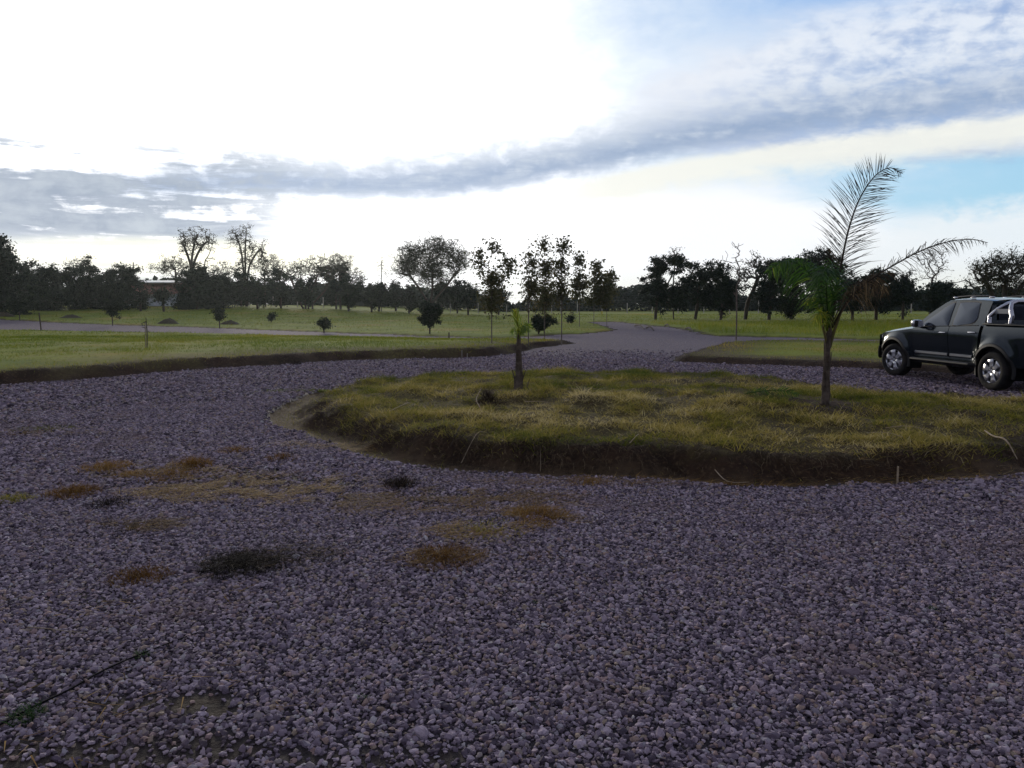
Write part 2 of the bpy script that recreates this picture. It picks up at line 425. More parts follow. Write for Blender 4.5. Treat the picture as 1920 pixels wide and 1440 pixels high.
ditch_w = sst(a + patch * .12, .52, .30) * sst(a, -.3, 0)
for nme, arr in (('lawn', lawn_w), ('ditch', ditch_w), ('thatch', np.clip(thatch_w, 0, 1))):
    at_ = me.attributes.new(nme, 'FLOAT', 'POINT'); at_.data.foreach_set('value', arr.astype(np.float32))
tag(link('ground', me, MATS['soil']), kind='structure')

keep = (gq.max(1) < .10) & (xr[quads].__abs__().max(1) < 600) & (np.hypot(xr, yr)[quads].max(1) < 900)
q2 = quads[keep]; used, inv = np.unique(q2, return_inverse=True)
V2 = np.stack([xr, yr, Z.ravel()], -1)[used]
tag(GRAV := link('gravel_road', np_mesh('gravel_road', V2, inv.reshape(-1, 4), True), MATS['gravel']), kind='structure')

def hz(x, y): return float(height(np.array([x]), np.array([y]))[0])

# ------------------------------------------------------------------ loose stones (uncountable)
def stone_group():
    ng = bpy.data.node_groups.new('stones', 'GeometryNodeTree')
    ng.interface.new_socket('Geometry', in_out='INPUT', socket_type='NodeSocketGeometry')
    ng.interface.new_socket('Geometry', in_out='OUTPUT', socket_type='NodeSocketGeometry')
    N = ng.nodes.new; L = ng.links.new
    gi = N('NodeGroupInput'); go = N('NodeGroupOutput')
    join = N('GeometryNodeGeometryToInstance')
    for k in range(9):
        ico = N('GeometryNodeMeshIcoSphere'); ico.inputs['Radius'].default_value = 1.; ico.inputs['Subdivisions'].default_value = 1 if k in (2, 6) else 2
        sp = N('GeometryNodeSetPosition'); pos = N('GeometryNodeInputPosition')
        vt = N('ShaderNodeTexNoise'); vt.inputs['Scale'].default_value = .9; vt.inputs['Detail'].default_value = 2
        ad = N('ShaderNodeVectorMath'); ad.operation = 'ADD'; ad.inputs[1].default_value = (k * 7.3, k * 3.1, k * 1.7)
        L(pos.outputs[0], ad.inputs[0]); L(ad.outputs[0], vt.inputs['Vector'])
        sb = N('ShaderNodeVectorMath'); sb.operation = 'SUBTRACT'; sb.inputs[1].default_value = (.5, .5, .5); L(vt.outputs['Color'], sb.inputs[0])
        ml = N('ShaderNodeVectorMath'); ml.operation = 'MULTIPLY'; ml.inputs[1].default_value = (2.5, 2.2, 2.2); L(sb.outputs[0], ml.inputs[0])
        L(ico.outputs[0], sp.inputs['Geometry']); L(ml.outputs[0], sp.inputs['Offset'])
        sm = N('GeometryNodeSetMaterial'); sm.inputs['Material'].default_value = MATS['stone']
        L(sp.outputs[0], sm.inputs['Geometry'])
        sh = N('GeometryNodeSetShadeSmooth'); sh.inputs['Shade Smooth'].default_value = False; L(sm.outputs[0], sh.inputs['Geometry'])
        L(sh.outputs[0], join.inputs[0])
    ip = N('GeometryNodeInstanceOnPoints')
    L(gi.outputs[0], ip.inputs['Points']); L(join.outputs[0], ip.inputs['Instance']); ip.inputs['Pick Instance'].default_value = True
    for nm, ty, so in (('idx', 'INT', 'Instance Index'), ('scl', 'FLOAT_VECTOR', 'Scale'), ('rot', 'FLOAT_VECTOR', 'Rotation')):
        a = N('GeometryNodeInputNamedAttribute'); a.data_type = ty; a.inputs['Name'].default_value = nm
        src = a.outputs['Attribute']
        if so == 'Rotation':
            er = N('FunctionNodeEulerToRotation'); L(src, er.inputs[0]); src = er.outputs[0]
        L(src, ip.inputs[so])
    L(ip.outputs[0], go.inputs[0])
    return ng
m = mat('stone', rough=.85, spec=.22)
nt = m.node_tree; L = nt.links.new
oi = nt.nodes.new('ShaderNodeObjectInfo'); r = nt.nodes.new('ShaderNodeValToRGB'); L(oi.outputs['Random'], r.inputs[0])
e_ = r.color_ramp.elements; r.color_ramp.interpolation = 'LINEAR'
stops = [(0, (.042, .031, .045)), (.22, (.115, .088, .120)), (.5, (.235, .186, .236)), (.76, (.42, .345, .405)), (.83, (.30, .20, .19)), (.90, (.29, .23, .17)), (.955, (.22, .19, .235)), (.985, (.36, .33, .36)), (1, (.44, .41, .42))]
while len(e_) < len(stops): e_.new(.5)
for i, (t, k) in enumerate(stops): e_[i].position = t; e_[i].color = (*k, 1)
g = nt.nodes.new('ShaderNodeTexCoord').outputs['Object']
gpz = nt.nodes.new('ShaderNodeNewGeometry').outputs['Position']
cc = mixc(nt, noise(nt, g, 3., 4, .6).step(.4, .7) * .35, r.outputs[0], (.10, .09, .12))
cc = mixc(nt, noise(nt, gpz, .9, 4, .6).step(.52, .7) * .35, cc, (.19, .13, .12))
L(cc, nt.nodes['Principled BSDF'].inputs['Base Color'])

# patches where weeds or earth replace the stones: (px, py, rx, ry, strength) measured on the ground
BARE = [(250, 1325, .18, .08, .6), (60, 1425, .6, .13, .7), (330, 1410, .4, .11, .65), (700, 1425, .4, .09, .5), (380, 1325, .16, .12, .9), (20, 1300, .2, .12, .6), (160, 1120, .35, .1, .3),
        (480, 905, 1.3, .5, .62), (330, 885, 1.0, .35, .5), (850, 935, 1.1, .3, .5), (520, 1050, .5, .2, .3), (120, 800, .4, .3, .5), (20, 790, .7, .3, .5), (1000, 975, .45, .25, .3)]
BARE = [(*gp(q[0], q[1]), q[2], q[3], q[4]) for q in BARE]
def bare(x, y):
    o = np.zeros_like(x)
    for bx, by, rx, ry, st in BARE:
        d = np.sqrt(((x - bx) / rx) ** 2 + ((y - by) / ry) ** 2) + vn(x, y, .13) * .35
        o = np.maximum(o, st * sst(d, 1.25, .6))
    return o
at_ = GRAV.data.attributes.new('earth', 'FLOAT', 'POINT'); at_.data.foreach_set('value', bare(V2[:, 0], V2[:, 1]).astype(np.float32))
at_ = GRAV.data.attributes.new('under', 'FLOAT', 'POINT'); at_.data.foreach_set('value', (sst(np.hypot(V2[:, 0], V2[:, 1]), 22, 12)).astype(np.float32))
def stones(name, r0, r1, sp, size, span, seed, thin=1.):
    g = np.random.default_rng(seed)
    xs = np.arange(-r1 * math.sin(R(span)) - .1, r1 * math.sin(R(span)) + .1, sp); ys = np.arange(max(r0 * .7, .5), r1, sp * .92)
    x, y = np.meshgrid(xs, ys); x = x.ravel() + g.normal(0, sp * .45, x.size); y = y.ravel() + g.normal(0, sp * .45, y.size)
    r = np.hypot(x, y); k = (r > r0) & (r < r1) & (np.abs(np.arctan2(x, y)) < R(span))
    x, y = x[k], y[k]
    f = fields(x, y); gdn = np.maximum.reduce(f)
    k = (g.random(len(x)) < thin * sst(gdn, .10, -.18)) & (g.random(len(x)) > bare(x, y))
    x, y = x[k], y[k]; n = len(x)
    s = size * np.exp(g.normal(0, .24, n))
    scl = np.stack([s * g.uniform(.8, 1.25, n), s * g.uniform(.65, 1.0, n), s * g.uniform(.38, .72, n)], -1)
    rot = np.stack([g.normal(0, .42, n), g.normal(0, .42, n), g.uniform(0, 6.28, n)], -1)
    k = g.random(n) < (sst(r1 - np.hypot(x, y), 0, 15.) if r1 > 20 else 1.); x, y, scl, rot = x[k], y[k], scl[k], rot[k]; n = len(x)
    z = height(x, y) + scl[:, 2] * g.uniform(.05, .85, n)
    me = bpy.data.meshes.new(name); me.vertices.add(n); me.vertices.foreach_set('co', np.stack([x, y, z], -1).astype(np.float32).ravel())
    for nm, ty, arr in (('scl', 'FLOAT_VECTOR', scl), ('rot', 'FLOAT_VECTOR', rot)):
        a = me.attributes.new(nm, ty, 'POINT'); a.data.foreach_set('vector', arr.astype(np.float32).ravel())
    a = me.attributes.new('idx', 'INT', 'POINT'); a.data.foreach_set('value', g.integers(0, 9, n).astype(np.int32))
    me.update()
    o = link(name, me, MATS['stone'])
    q = o.modifiers.new('stones', 'NODES'); q.node_group = SG
    return o
SG = stone_group()
tag(stones('gravel_stones', 1.6, 7.5, .0190, .0114, 42, 11), 'loose violet grey gravel stones covering the foreground', 'gravel', kind='stuff')
tag(stones('gravel_stones', 7.5, 14, .026, .0155, 38, 12), 'violet grey gravel stones around the grassy mound', 'gravel', kind='stuff')
tag(stones('gravel_stones', 14, 30, .058, .022, 36, 13), 'far violet grey gravel stones on the road fork', 'gravel', kind='stuff')
# ------------------------------------------------------------------ vegetation materials
G = lambda *a: a
mat('bark', (.055, .042, .034), rough=.9, var=(.10, .082, .066), vscale=14, bump=.6, bscale=30, spec=.2)
mat('pale_bark', (.17, .14, .12), rough=.9, var=(.10, .08, .07), vscale=10, spec=.2)
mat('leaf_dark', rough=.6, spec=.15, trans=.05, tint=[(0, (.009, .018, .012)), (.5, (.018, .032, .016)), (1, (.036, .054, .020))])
mat('leaf_olive', rough=.6, spec=.2, trans=.12, tint=[(0, (.020, .026, .014)), (.5, (.042, .048, .020)), (1, (.085, .085, .032))])
mat('leaf_green', rough=.5, spec=.3, trans=.25, tint=[(0, (.035, .060, .014)), (.5, (.060, .095, .020)), (1, (.105, .140, .030))])
mat('leaf_autumn', rough=.6, spec=.25, trans=.35, tint=[(0, (.045, .055, .020)), (.55, (.085, .082, .030)), (.85, (.14, .11, .045)), (1, (.19, .13, .05))])
mat('grass_lawn', rough=.7, spec=.15, trans=.45, tint=[(0, (.080, .130, .012)), (.45, (.185, .230, .018)), (.8, (.29, .27, .030)), (1, (.38, .29, .07))])
mat('grass_dry', rough=.8, spec=.15, trans=.4, tint=[(0, (.085, .115, .013)), (.3, (.205, .20, .028)), (.6, (.36, .29, .065)), (.85, (.50, .40, .14)), (1, (.64, .54, .28))])
mat('straw', rough=.8, spec=.15, trans=.25, tint=[(0, (.080, .040, .014)), (.4, (.22, .115, .026)), (.75, (.38, .24, .075)), (1, (.52, .41, .23))])
mat('dead_stalk', rough=.9, spec=.15, tint=[(0, (.009, .007, .006)), (.5, (.045, .030, .020)), (1, (.22, .165, .10))])
mat('dead_wood', (.32, .27, .21), rough=.9, var=(.18, .14, .10), vscale=20, spec=.2)
mat('weed_green', rough=.6, spec=.3, trans=.25, tint=[(0, (.015, .045, .012)), (1, (.045, .105, .022))])

def blades(P, h, w, n_seg, lean, g, tint, zoff=0.):
    """bent grass blades rooted at P (n,3)"""
    n = len(P); az = g.uniform(0, 6.283, n); fz = g.uniform(0, 6.283, n)
    d = np.stack([np.cos(az), np.sin(az), np.zeros(n)], -1); s = np.stack([np.cos(fz), np.sin(fz), np.zeros(n)], -1)
    V = []; T = []
    for k in range(n_seg + 1):
        t = k / n_seg
        c = P + d * (lean * h * t ** 1.6)[:, None] + np.array([0, 0, 1.]) * (h * (t - .28 * np.clip(lean, 0, 1.6) * t * t))[:, None]
        c[:, 2] += zoff
        ww = (w * (1 - t) ** .7)[:, None]
        if k < n_seg: V += [c - s * ww, c + s * ww]
        else: V += [c]
    m = len(V); V = np.stack(V, 1).reshape(-1, 3)
    b = np.arange(n)[:, None] * m; F = []
    q = [b + np.array([[2 * k, 2 * k + 1, 2 * k + 3, 2 * k + 2]]) for k in range(n_seg - 1)]
    tri = b + np.array([[m - 3, m - 2, m - 1]])
    return V, ([np.concatenate(q)] if q else []) + [tri], np.repeat(tint, m)
def merge_mesh(name, parts, smooth=False):
    V = []; Q = {}; T = []; off = 0
    for v, Fs, t in parts:
        V.append(v); T.append(t)
        for f in Fs: Q.setdefault(f.shape[1], []).append(np.asarray(f) + off)
        off += len(v)
    return np_mesh(name, np.concatenate(V), [np.concatenate(q) for q in Q.values()], smooth, np.concatenate(T))

# ------------------------------------------------------------------ grass
def scatter(n_try, x0, x1, y0, y1, g): return g.uniform(x0, x1, n_try), g.uniform(y0, y1, n_try)
g = np.random.default_rng(21)
# round mound: matted mown grass in clumps, drying to straw
parts = []
x, y = scatter(300000, -4.2, 9.2, 6.6, 19, g)
a = sdf(PA, x, y)
cl = vn(x, y, .55) * .5 + vn(x + 40, y, .22) * .35 + vn(x, y + 31, .1) * .25
dn = sst(a + vn(x, y, .6) * .25, .55, .85) * sst(cl, -.32, .12)
dn = np.maximum(dn, .38 * sst(a, .6, .85)) * (1 - .8 * sst(np.hypot(x - 4.3, (y - 10.6) * .8), .65, .25)) * (1 - .7 * sst(np.hypot(x - .1, (y - 12.1) * .8), .5, .2)) * (1 - .6 * sst(vn(x + 5, y, 1.1), .45, .8))
k = g.random(len(x)) < dn; x, y, cl, a_ = x[k], y[k], cl[k], a[k]
green = vn(x + 9, y + 5, 1.6) * .5 + vn(x, y, .5) * .25 + .1 * sst(y, 12, 17)
t = np.clip(.45 - green * .75 + vn(x + 2, y, .3) * .22 + g.normal(0, .18, len(x)), 0, 1)
tuft = sst(vn(x + 7, y + 3, .19) + vn(x, y, .4) * .5, .15, .7)
h = (.035 + .075 * np.clip(cl + .45, 0, 1) + .06 * tuft) * .8 * g.lognormal(0, .35, len(x))
P = np.stack([x, y, height(x, y) - .01], -1)
parts.append(blades(P, h, np.full(len(x), .0042) * g.uniform(.7, 1.6, len(x)), 2, g.uniform(.5, 2.4, len(x)), g, t))
# thin dry sward in the ditch ring, mostly at its left end
x, y = scatter(60000, -4.2, 9.2, 6.6, 19, g); a = sdf(PA, x, y) + vn(x, y, .3) * .12
k = (a > .05) & (a < .75) & (g.random(len(x)) < .18 + .8 * sst(-x, .2, 2.) + .4 * sst(x, 6.5, 8.)); x, y = x[k], y[k]
P = np.stack([x, y, height(x, y) - .004], -1)
parts.append(blades(P, g.uniform(.015, .07, len(x)), g.uniform(.0015, .004, len(x)), 2, g.uniform(.6, 2.8, len(x)), g, np.clip(g.normal(.42, .25, len(x)), 0, 1)))
me = merge_mesh('mound_grass', parts)
tag(link('mound_grass', me, MATS['grass_dry']), 'matted olive and straw coloured grass on the round mound', 'grass', kind='stuff')
# hanging dead grass, roots and twigs on the bank of the mound
def hang(P, out, g, lmin, lmax, w, tint, drop=.7, spread=.7):
    """strips that start at P and trail outwards and down"""
    n = len(P); az = np.arctan2(out[:, 1], out[:, 0]) + g.normal(0, spread, n); L = g.uniform(lmin, lmax, n)
    d = np.stack([np.cos(az), np.sin(az), np.zeros(n)], -1); s = np.stack([-np.sin(az), np.cos(az), np.zeros(n)], -1)
    up = g.uniform(.0, .5, n); dr = g.uniform(.2, 1., n) * drop; V = []
    for t in (0, .35, .7, 1.):
        c = P + d * (L * t * .75)[:, None] + s * (np.sin(t * 3) * L * g.normal(0, .12, n))[:, None]; c[:, 2] += L * (up * t - (up + dr) * t * t)
        ww = (w * (1 - t * .8))[:, None]; V += [c - s * ww, c + s * ww]
    V = np.stack(V, 1).reshape(-1, 3); b = np.arange(n)[:, None] * 8
    return V, [np.concatenate([b + np.array([[2 * k, 2 * k + 1, 2 * k + 3, 2 * k + 2]]) for k in range(3)])], np.repeat(tint, 8)
def edge_pts(poly, n, lo, hi, g, y_max=99, x_lim=99):
    e = np.roll(poly, -1, 0) - poly; L = np.hypot(e[:, 0], e[:, 1]); k = g.choice(len(poly), n, p=L / L.sum()); u = g.random(n)
    q = poly[k] + e[k] * u[:, None]; nn = np.stack([e[k][:, 1], -e[k][:, 0]], -1) / (L[k][:, None] + 1e-9)
    c = poly.mean(0); sgn = np.sign(np.sum(nn * (q - c), 1))[:, None]; out = nn * sgn
    q = q - out * g.uniform(lo, hi, n)[:, None]
    m = (q[:, 1] < y_max) & (np.abs(q[:, 0]) < x_lim); return q[m], out[m]
q, out = edge_pts(PA, 60000, .0, 1.05, g)
a = sdf(PA, q[:, 0], q[:, 1]); cl = vn(q[:, 0], q[:, 1], .5) * .6 + vn(q[:, 0], q[:, 1], .16) * .4
k = (a > .02) & (a < 1.1) & (g.random(len(a)) < sst(cl, -.55, .25) * (.10 + .90 * sst(a, .30, .5))); q, out, a, cl = q[k], out[k], a[k], cl[k]
P = np.stack([q[:, 0], q[:, 1], height(q[:, 0], q[:, 1]) + .012], -1)
t = np.clip(g.normal(.28, .2, len(a)) + .35 * sst(a, .75, 1.0) + .25 * sst(a, .25, .1) + .5 * (g.random(len(a)) < .05), 0, 1)
parts = [hang(P, out, g, .04, .20, g.uniform(.0010, .0032, len(a)), t)]
# browned grass fringe at the crest
q, out = edge_pts(PA, 16000, .5, .95, g); P = np.stack([q[:, 0], q[:, 1], height(q[:, 0], q[:, 1])], -1)
parts.append(hang(P, out, g, .05, .16, g.uniform(.0015, .004, len(q)), np.clip(g.normal(.75, .2, len(q)), 0, 1), spread=1.2))
me = merge_mesh('bank_debris', parts)
tag(link('dead_grass', me, MATS['dead_stalk']), 'dark dead grass and rootlets hanging over the mound bank', 'dead grass', kind='stuff')
# verges and far fields
parts = []
def field(n, x0, x1, y0, y1, which, hh, ww, edge=.5, dens=None, dry=0.):
    x, y = scatter(n, x0, x1, y0, y1, g); poly = {'b': PB, 'c': PC, 'e': PE}[which]
    d = sdf(poly, x, y) + vn(x, y, .6) * .2
    k = (d > edge) & (np.abs(np.arctan2(x, y)) < R(40)); x, y, d = x[k], y[k], d[k]
    c = vn(x, y, 2.3) * .5 + vn(x, y, .7) * .5
    k = g.random(len(x)) < sst(c, -.7, -.1); x, y, c, d = x[k], y[k], c[k], d[k]
    t = np.clip(.45 + vn(x, y, 4.) * .28 + vn(x + 3, y, 1.2) * .2 + g.normal(0, .15, len(x)) + dry * sst(d, 2.2, .5), 0, 1)
    P = np.stack([x, y, height(x, y) - .01], -1); r = np.hypot(x, y)
    h = hh * (.6 + .6 * sst(c, -.5, .6)) * g.lognormal(0, .3, len(x))
    parts.append(blades(P, h, ww * r / 25 * g.uniform(.7, 1.4, len(x)), 2, g.uniform(.2, 1.2, len(x)), g, t))
field(90000, -24, 3, 16, 40, 'b', .075, .006, .55, dry=.35)
field(50000, -40, 3, 30, 66, 'b', .10, .006)
field(30000, 3, 22, 15, 38, 'e', .075, .006, .45, dry=.3)
field(60000, -60, 60, 38, 120, 'c', .14, .006)
field(16000, 8, 34, 36, 62, 'c', .38, .0045)
me = merge_mesh('verge_grass', parts)
tag(link('field_grass', me, MATS['grass_lawn']), 'yellow green grass of the verges and far fields', 'grass', kind='stuff')
# straw litter on the banks of the verges
parts = []
for poly, nn_ in ((PB, 52000), (PE, 22000)):
    q, out = edge_pts(poly, nn_, .0, 1.5, g, 37, 24); d = sdf(poly, q[:, 0], q[:, 1]); cl = vn(q[:, 0], q[:, 1], 1.6) * .6 + vn(q[:, 0], q[:, 1], .4) * .4
    k = (d > .02) & (g.random(len(d)) < sst(cl, -.6, .3) * sst(d, 1.6, .9)); q, out, d = q[k], out[k], d[k]
    P = np.stack([q[:, 0], q[:, 1], height(q[:, 0], q[:, 1]) + .01], -1)
    parts.append(hang(P, out, g, .08, .26, g.uniform(.003, .008, len(d)), np.clip(g.normal(.22, .18, len(d)) + .5 * sst(d, .5, .9), 0, 1)))
x, y = scatter(6000, -16, 20, 15, 36, g)
d = np.maximum(sdf(PB, x, y), sdf(PE, x, y)); k = (d > .05) & (d < .9) & (g.random(len(x)) < .9); x, y = x[k], y[k]
P = np.stack([x, y, height(x, y)], -1)
parts.append(blades(P, g.uniform(.05, .14, len(x)), g.uniform(.003, .007, len(x)), 2, g.uniform(.5, 2.6, len(x)), g, np.clip(g.normal(.45, .28, len(x)), 0, 1)))
tag(link('dead_grass', merge_mesh('verge_litter', parts), MATS['dead_stalk']), 'dark dead grass along the crumbling edges of the verges', 'dead grass', kind='stuff')
# scattered straw on the gravel: thin streaks lying between the stones
parts = []
def litter(px, py, rx, ry, n, flat=.9, hi=.5, L0=.05, L1=.20, tm=.5):
    n = int(n * .95)
    cx, cy = gp(px, py); q = g.uniform(0, 6.283, n); rr = np.sqrt(g.random(n)) * g.uniform(.6, 1.1, n)
    x = cx + rx * rr * np.cos(q); y = cy + ry * rr * np.sin(q)
    k = vn(x, y, .16) + vn(x, y, .5) * .6 > -.15; x, y = x[k], y[k]; n = len(x)
    P = np.stack([x, y, height(x, y) + .016], -1)
    h = g.uniform(L0, L1, n)
    az = g.normal(.15, .75, n); s = np.stack([-np.sin(az), np.cos(az), np.zeros(n)], -1); d = np.stack([np.cos(az), np.sin(az), g.normal(.03, .10, n)], -1)
    w = g.uniform(.0014, .0036, n)[:, None]
    V = np.stack([P - s * w, P + s * w, P + d * h[:, None] + s * w * .4 + [0, 0, .004]], 1).reshape(-1, 3)
    parts.append((V, [np.arange(n * 3).reshape(-1, 3)], np.repeat(np.clip(g.normal(tm, .25, n), 0, 1), 3)))
litter(480, 915, 1.15, .62, 3800); litter(300, 885, .8, .4, 1700); litter(380, 925, .9, .35, 900, tm=.7); litter(820, 940, 1.4, .5, 2600, tm=.25)
litter(990, 975, .5, .35, 900, tm=.4); litter(880, 1000, .45, .25, 500, tm=.4); litter(820, 1050, .35, .2, 400, tm=.25); litter(520, 1045, .6, .3, 160, tm=.0)
litter(260, 985, .4, .2, 500, tm=.1); litter(100, 810, .8, .4, 700, tm=.3); litter(200, 1120, .7, .4, 160, tm=.55); litter(250, 1320, .7, .4, 60, tm=.4)
litter(1200, 905, 2.2, .25, 1200, tm=.35); litter(620, 835, .8, .35, 800, tm=.6); litter(1750, 890, 1.5, .5, 900, tm=.6); litter(60, 1400, .7, .2, 40, tm=.2)
litter(700, 700, 1.5, 1.0, 300, tm=.2); litter(1100, 690, 3., 1.0, 500, tm=.2)
tag(link('straw_litter', merge_mesh('straw_litter', parts), MATS['straw']), 'loose straw and dead blades lying on the gravel', 'straw', kind='stuff')

def wedge_pt(a, b, k): return a + (b - a) * k
# individual weed clumps on the gravel
def clump(name, label, px, py, r, h, n, matn, tm, ts=.2, group=None, cat='weed', lean=(.3, 1.6), w=.0022, flat=1.):
    cx, cy = gp(px, py); g2 = np.random.default_rng(int(px * 7 + py))
    if cat == 'weed' and r > .1: r *= 1.3; h *= .95; n = int(n * 1.15)
    q = g2.uniform(0, 6.283, n); rr = g2.random(n) ** .7 * .92 * r
    x = rr * np.cos(q); y = rr * np.sin(q) * flat
    z = height(x + cx, y + cy) - hz(cx, cy)
    P = np.stack([x, y, z], -1)
    hh = h * g2.lognormal(-.1, .3, n) * (1 - .45 * np.clip(rr / r, 0, 1))
    V, F, T = blades(P, hh, w * g2.uniform(.6, 1.4, n), 3, g2.uniform(*lean, n), g2, np.clip(g2.normal(tm, ts, n), 0, 1))
    o = link(name, np_mesh(name, V, F, False, T), MATS[matn]); o.location = (cx, cy, hz(cx, cy))
    return tag(o, label, cat, group)
GW = 'dry grass clumps growing through the gravel'
for a in [('dry_grass_clump', 'straw coloured dry tuft at the left end of the big straw patch', 200, 880, .22, .10, 700, 'straw', .5),
          ('dry_grass_clump', 'small yellowish dry tuft right of the leftmost straw tuft', 246, 892, .14, .07, 350, 'straw', .55),
          ('dry_grass_clump', 'upright orange brown tuft behind the big straw patch', 362, 874, .17, .13, 520, 'straw', .35),
          ('dry_grass_clump', 'low brown tuft in the middle of the straw patch', 320, 893, .28, .07, 700, 'straw', .4),
          ('dry_grass_clump', 'farthest small orange brown tuft on the left gravel', 440, 848, .16, .08, 380, 'straw', .4),
          ('dry_grass_clump', 'small dark brown tuft just beyond the right end of the straw patch', 528, 862, .18, .09, 320, 'straw', .15),
          ('dry_grass_clump', 'reddish brown tuft standing alone left of the straw patch', 136, 926, .20, .11, 800, 'straw', .22),
          ('dry_grass_clump', 'yellow green tuft at the left edge of the gravel', 26, 938, .14, .08, 350, 'grass_dry', .35),
          ('dry_grass_clump', 'dark low tuft below the straw patch at left', 203, 945, .16, .08, 320, 'dead_stalk', .2),
          ('dry_grass_clump', 'reddish mat of dry weed near the left edge beside a dark mat', 42, 814, .30, .05, 500, 'straw', .12),
          ('dry_grass_clump', 'dark green mat of weed beside the reddish mat at left', 78, 806, .34, .06, 600, 'grass_dry', .05),
          ('dry_grass_clump', 'brown flattened tuft alone on the lower left gravel', 262, 1083, .16, .07, 600, 'straw', .12),
          ('dry_grass_clump', 'long dark flat weed mat below the straw patch', 250, 990, .26, .04, 700, 'dead_stalk', .3),
          ('dry_grass_clump', 'purplish brown bushy tuft in front of the mound', 750, 912, .13, .15, 420, 'dead_stalk', .35),
          ('dry_grass_clump', 'orange tuft at the right end of the weed trail', 1012, 968, .20, .08, 600, 'straw', .32),
          ('dry_grass_clump', 'small golden tuft left of the orange tuft', 975, 965, .12, .05, 260, 'straw', .5),
          ('dry_grass_clump', 'low olive tuft in the middle of the weed trail', 905, 1000, .28, .05, 700, 'grass_dry', .45),
          ('dry_grass_clump', 'orange low tuft just below the orange tuft of the trail', 1010, 985, .16, .05, 380, 'straw', .35),
          ('dry_grass_clump', 'brown tuft at the near end of the weed trail', 835, 1050, .22, .08, 800, 'straw', .08),
          ('dry_grass_clump', 'faint brown tuft right of the nearest trail tuft', 1000, 1045, .14, .03, 220, 'straw', .15),
          ('dry_grass_clump', 'yellow brown tuft at the front edge of the mound ditch', 1100, 905, .16, .08, 300, 'straw', .45),
          ('dry_grass_clump', 'small dark red tuft on the far gravel by the left verge', 555, 683, .14, .20, 320, 'dead_stalk', .25)]:
    clump(*a, group=GW)
clump('dark_weed_clump', 'large blackish weed mat on the left foreground gravel', 450, 1062, .22, .10, 1500, 'dead_stalk', .02, .1, lean=(.6, 2.6))
clump('dark_weed_clump', 'spidery blackish weed right of the large dark mat', 545, 1045, .34, .09, 900, 'dead_stalk', .08, .2, lean=(.8, 3.), w=.0012)
GG = 'small green weeds among the foreground stones'
for px, py, r, h, n, lb in [(268, 1232, .045, .04, 130, 'small green weed on the thin black hose near its middle'), (52, 1350, .085, .05, 330, 'wider green weed beside the hose at the lower left edge'),
                         (680, 1312, .03, .03, 60, 'tiny green sprout among the stones at bottom centre'), (1748, 1140, .03, .03, 70, 'tiny green sprout on the right foreground gravel'),
                         (1000, 1130, .03, .02, 40, 'faint green sprout at the middle of the foreground gravel')]:
    clump('green_weed', lb, px, py, r, h, n, 'weed_green', .4, .3, GG, lean=(.3, 1.4), w=.0018)
GY = 'fresh grass tufts at the far side of the mound edge'
for px, py, n, lb in [(520, 733, 500, 'left fringe of green grass where the mound meets the gravel'), (590, 732, 700, 'bright green tuft at the upper left tip of the mound')]:
    clump('grass_tuft', lb, px, py, .5, .05, n, 'grass_lawn', .3, .2, GY, cat='grass tuft', flat=.5, w=.003)
# fallen stalks and sticks
def stick(name, label, pts, r, matn, cat='stick', n=6, group=None):
    b = pts[0]; mb = MB()
    if matn == 'pale_stick': r = r * .65 if np.isscalar(r) else [q * .65 for q in r]
    P = [(p[0] - b[0], p[1] - b[1], p[2] - b[2]) for p in pts]
    S_ = smooth_poly(P, 4, closed=False); rad = [r * (1 - .6 * i / (len(S_) - 1)) for i in range(len(S_))] if np.isscalar(r) else list(np.interp(np.linspace(0, 1, len(S_)), np.linspace(0, 1, len(r)), r))
    mb.tube(S_, rad, n)
    o = mb.build(name, MATS[matn], None); o.location = b
    return tag(o, label, cat, group)
def gz(px, py, dz=0., z0=0.):
    z = z0
    for _ in range(8): x, y = gp(px, py, z); z = .5 * z + .5 * hz(x, y)
    return (x, y, hz(x, y) + dz)
mat('black_rubber', (.006, .006, .007), rough=.9, spec=.1)
stick('irrigation_hose', 'thin black hose lying diagonally over the lower left stones', [gz(-60, 1390, .012), gz(0, 1366, .016), gz(60, 1335, .02), gz(130, 1300, .016), gz(200, 1262, .02), gz(290, 1222, .016), gz(375, 1188, .01)], [.0045, .0045, .003], 'black_rubber', 'hose')
stick('weed_stalk', 'thin dark upright stalk at the end of the black hose', [gz(386, 1216), gz(385, 1216, .03), gz(384, 1214, .085)], .002, 'black_rubber', 'stalk')
stick('weed_stalk', 'golden dry stalk lying on the gravel near the left edge', [gz(52, 1183, .02), gz(90, 1188, .026), gz(125, 1192, .024), gz(165, 1192, .015)], .0035, 'gold_straw' if 'gold_straw' in MATS else 'dead_wood', 'stalk')
mat('pale_stick', (.42, .34, .24), rough=.9, var=(.30, .22, .14), vscale=15)
ML = .27
def pt(px, py, Y_): return at(px, py, Y_)
x0, y0, _ = gz(905, 775)
stick('fallen_branch', 'crooked pale branch standing in the grass of the mound', [(x0, y0, hz(x0, y0)), at(899, 762, y0 + .15), at(893, 750, y0 + .3), at(897, 738, y0 + .35), at(903, 728, y0 + .4)], [.014, .011, .010, .008, .005], 'pale_stick', 'branch')
stick('stick', 'long pale stick at the right end of the mound', [gz(1846, 812, .03, .2), gz(1862, 826, .05, .2), gz(1885, 842, .05, .12), gz(1908, 853, .04)], [.012, .014, .014, .008], 'pale_stick')
stick('stick', 'thin pale straw stalk along the front of the mound top', [gz(1660, 812, .06, ML), gz(1700, 812, .08, ML), gz(1748, 817, .06, ML)], .008, 'pale_stick')
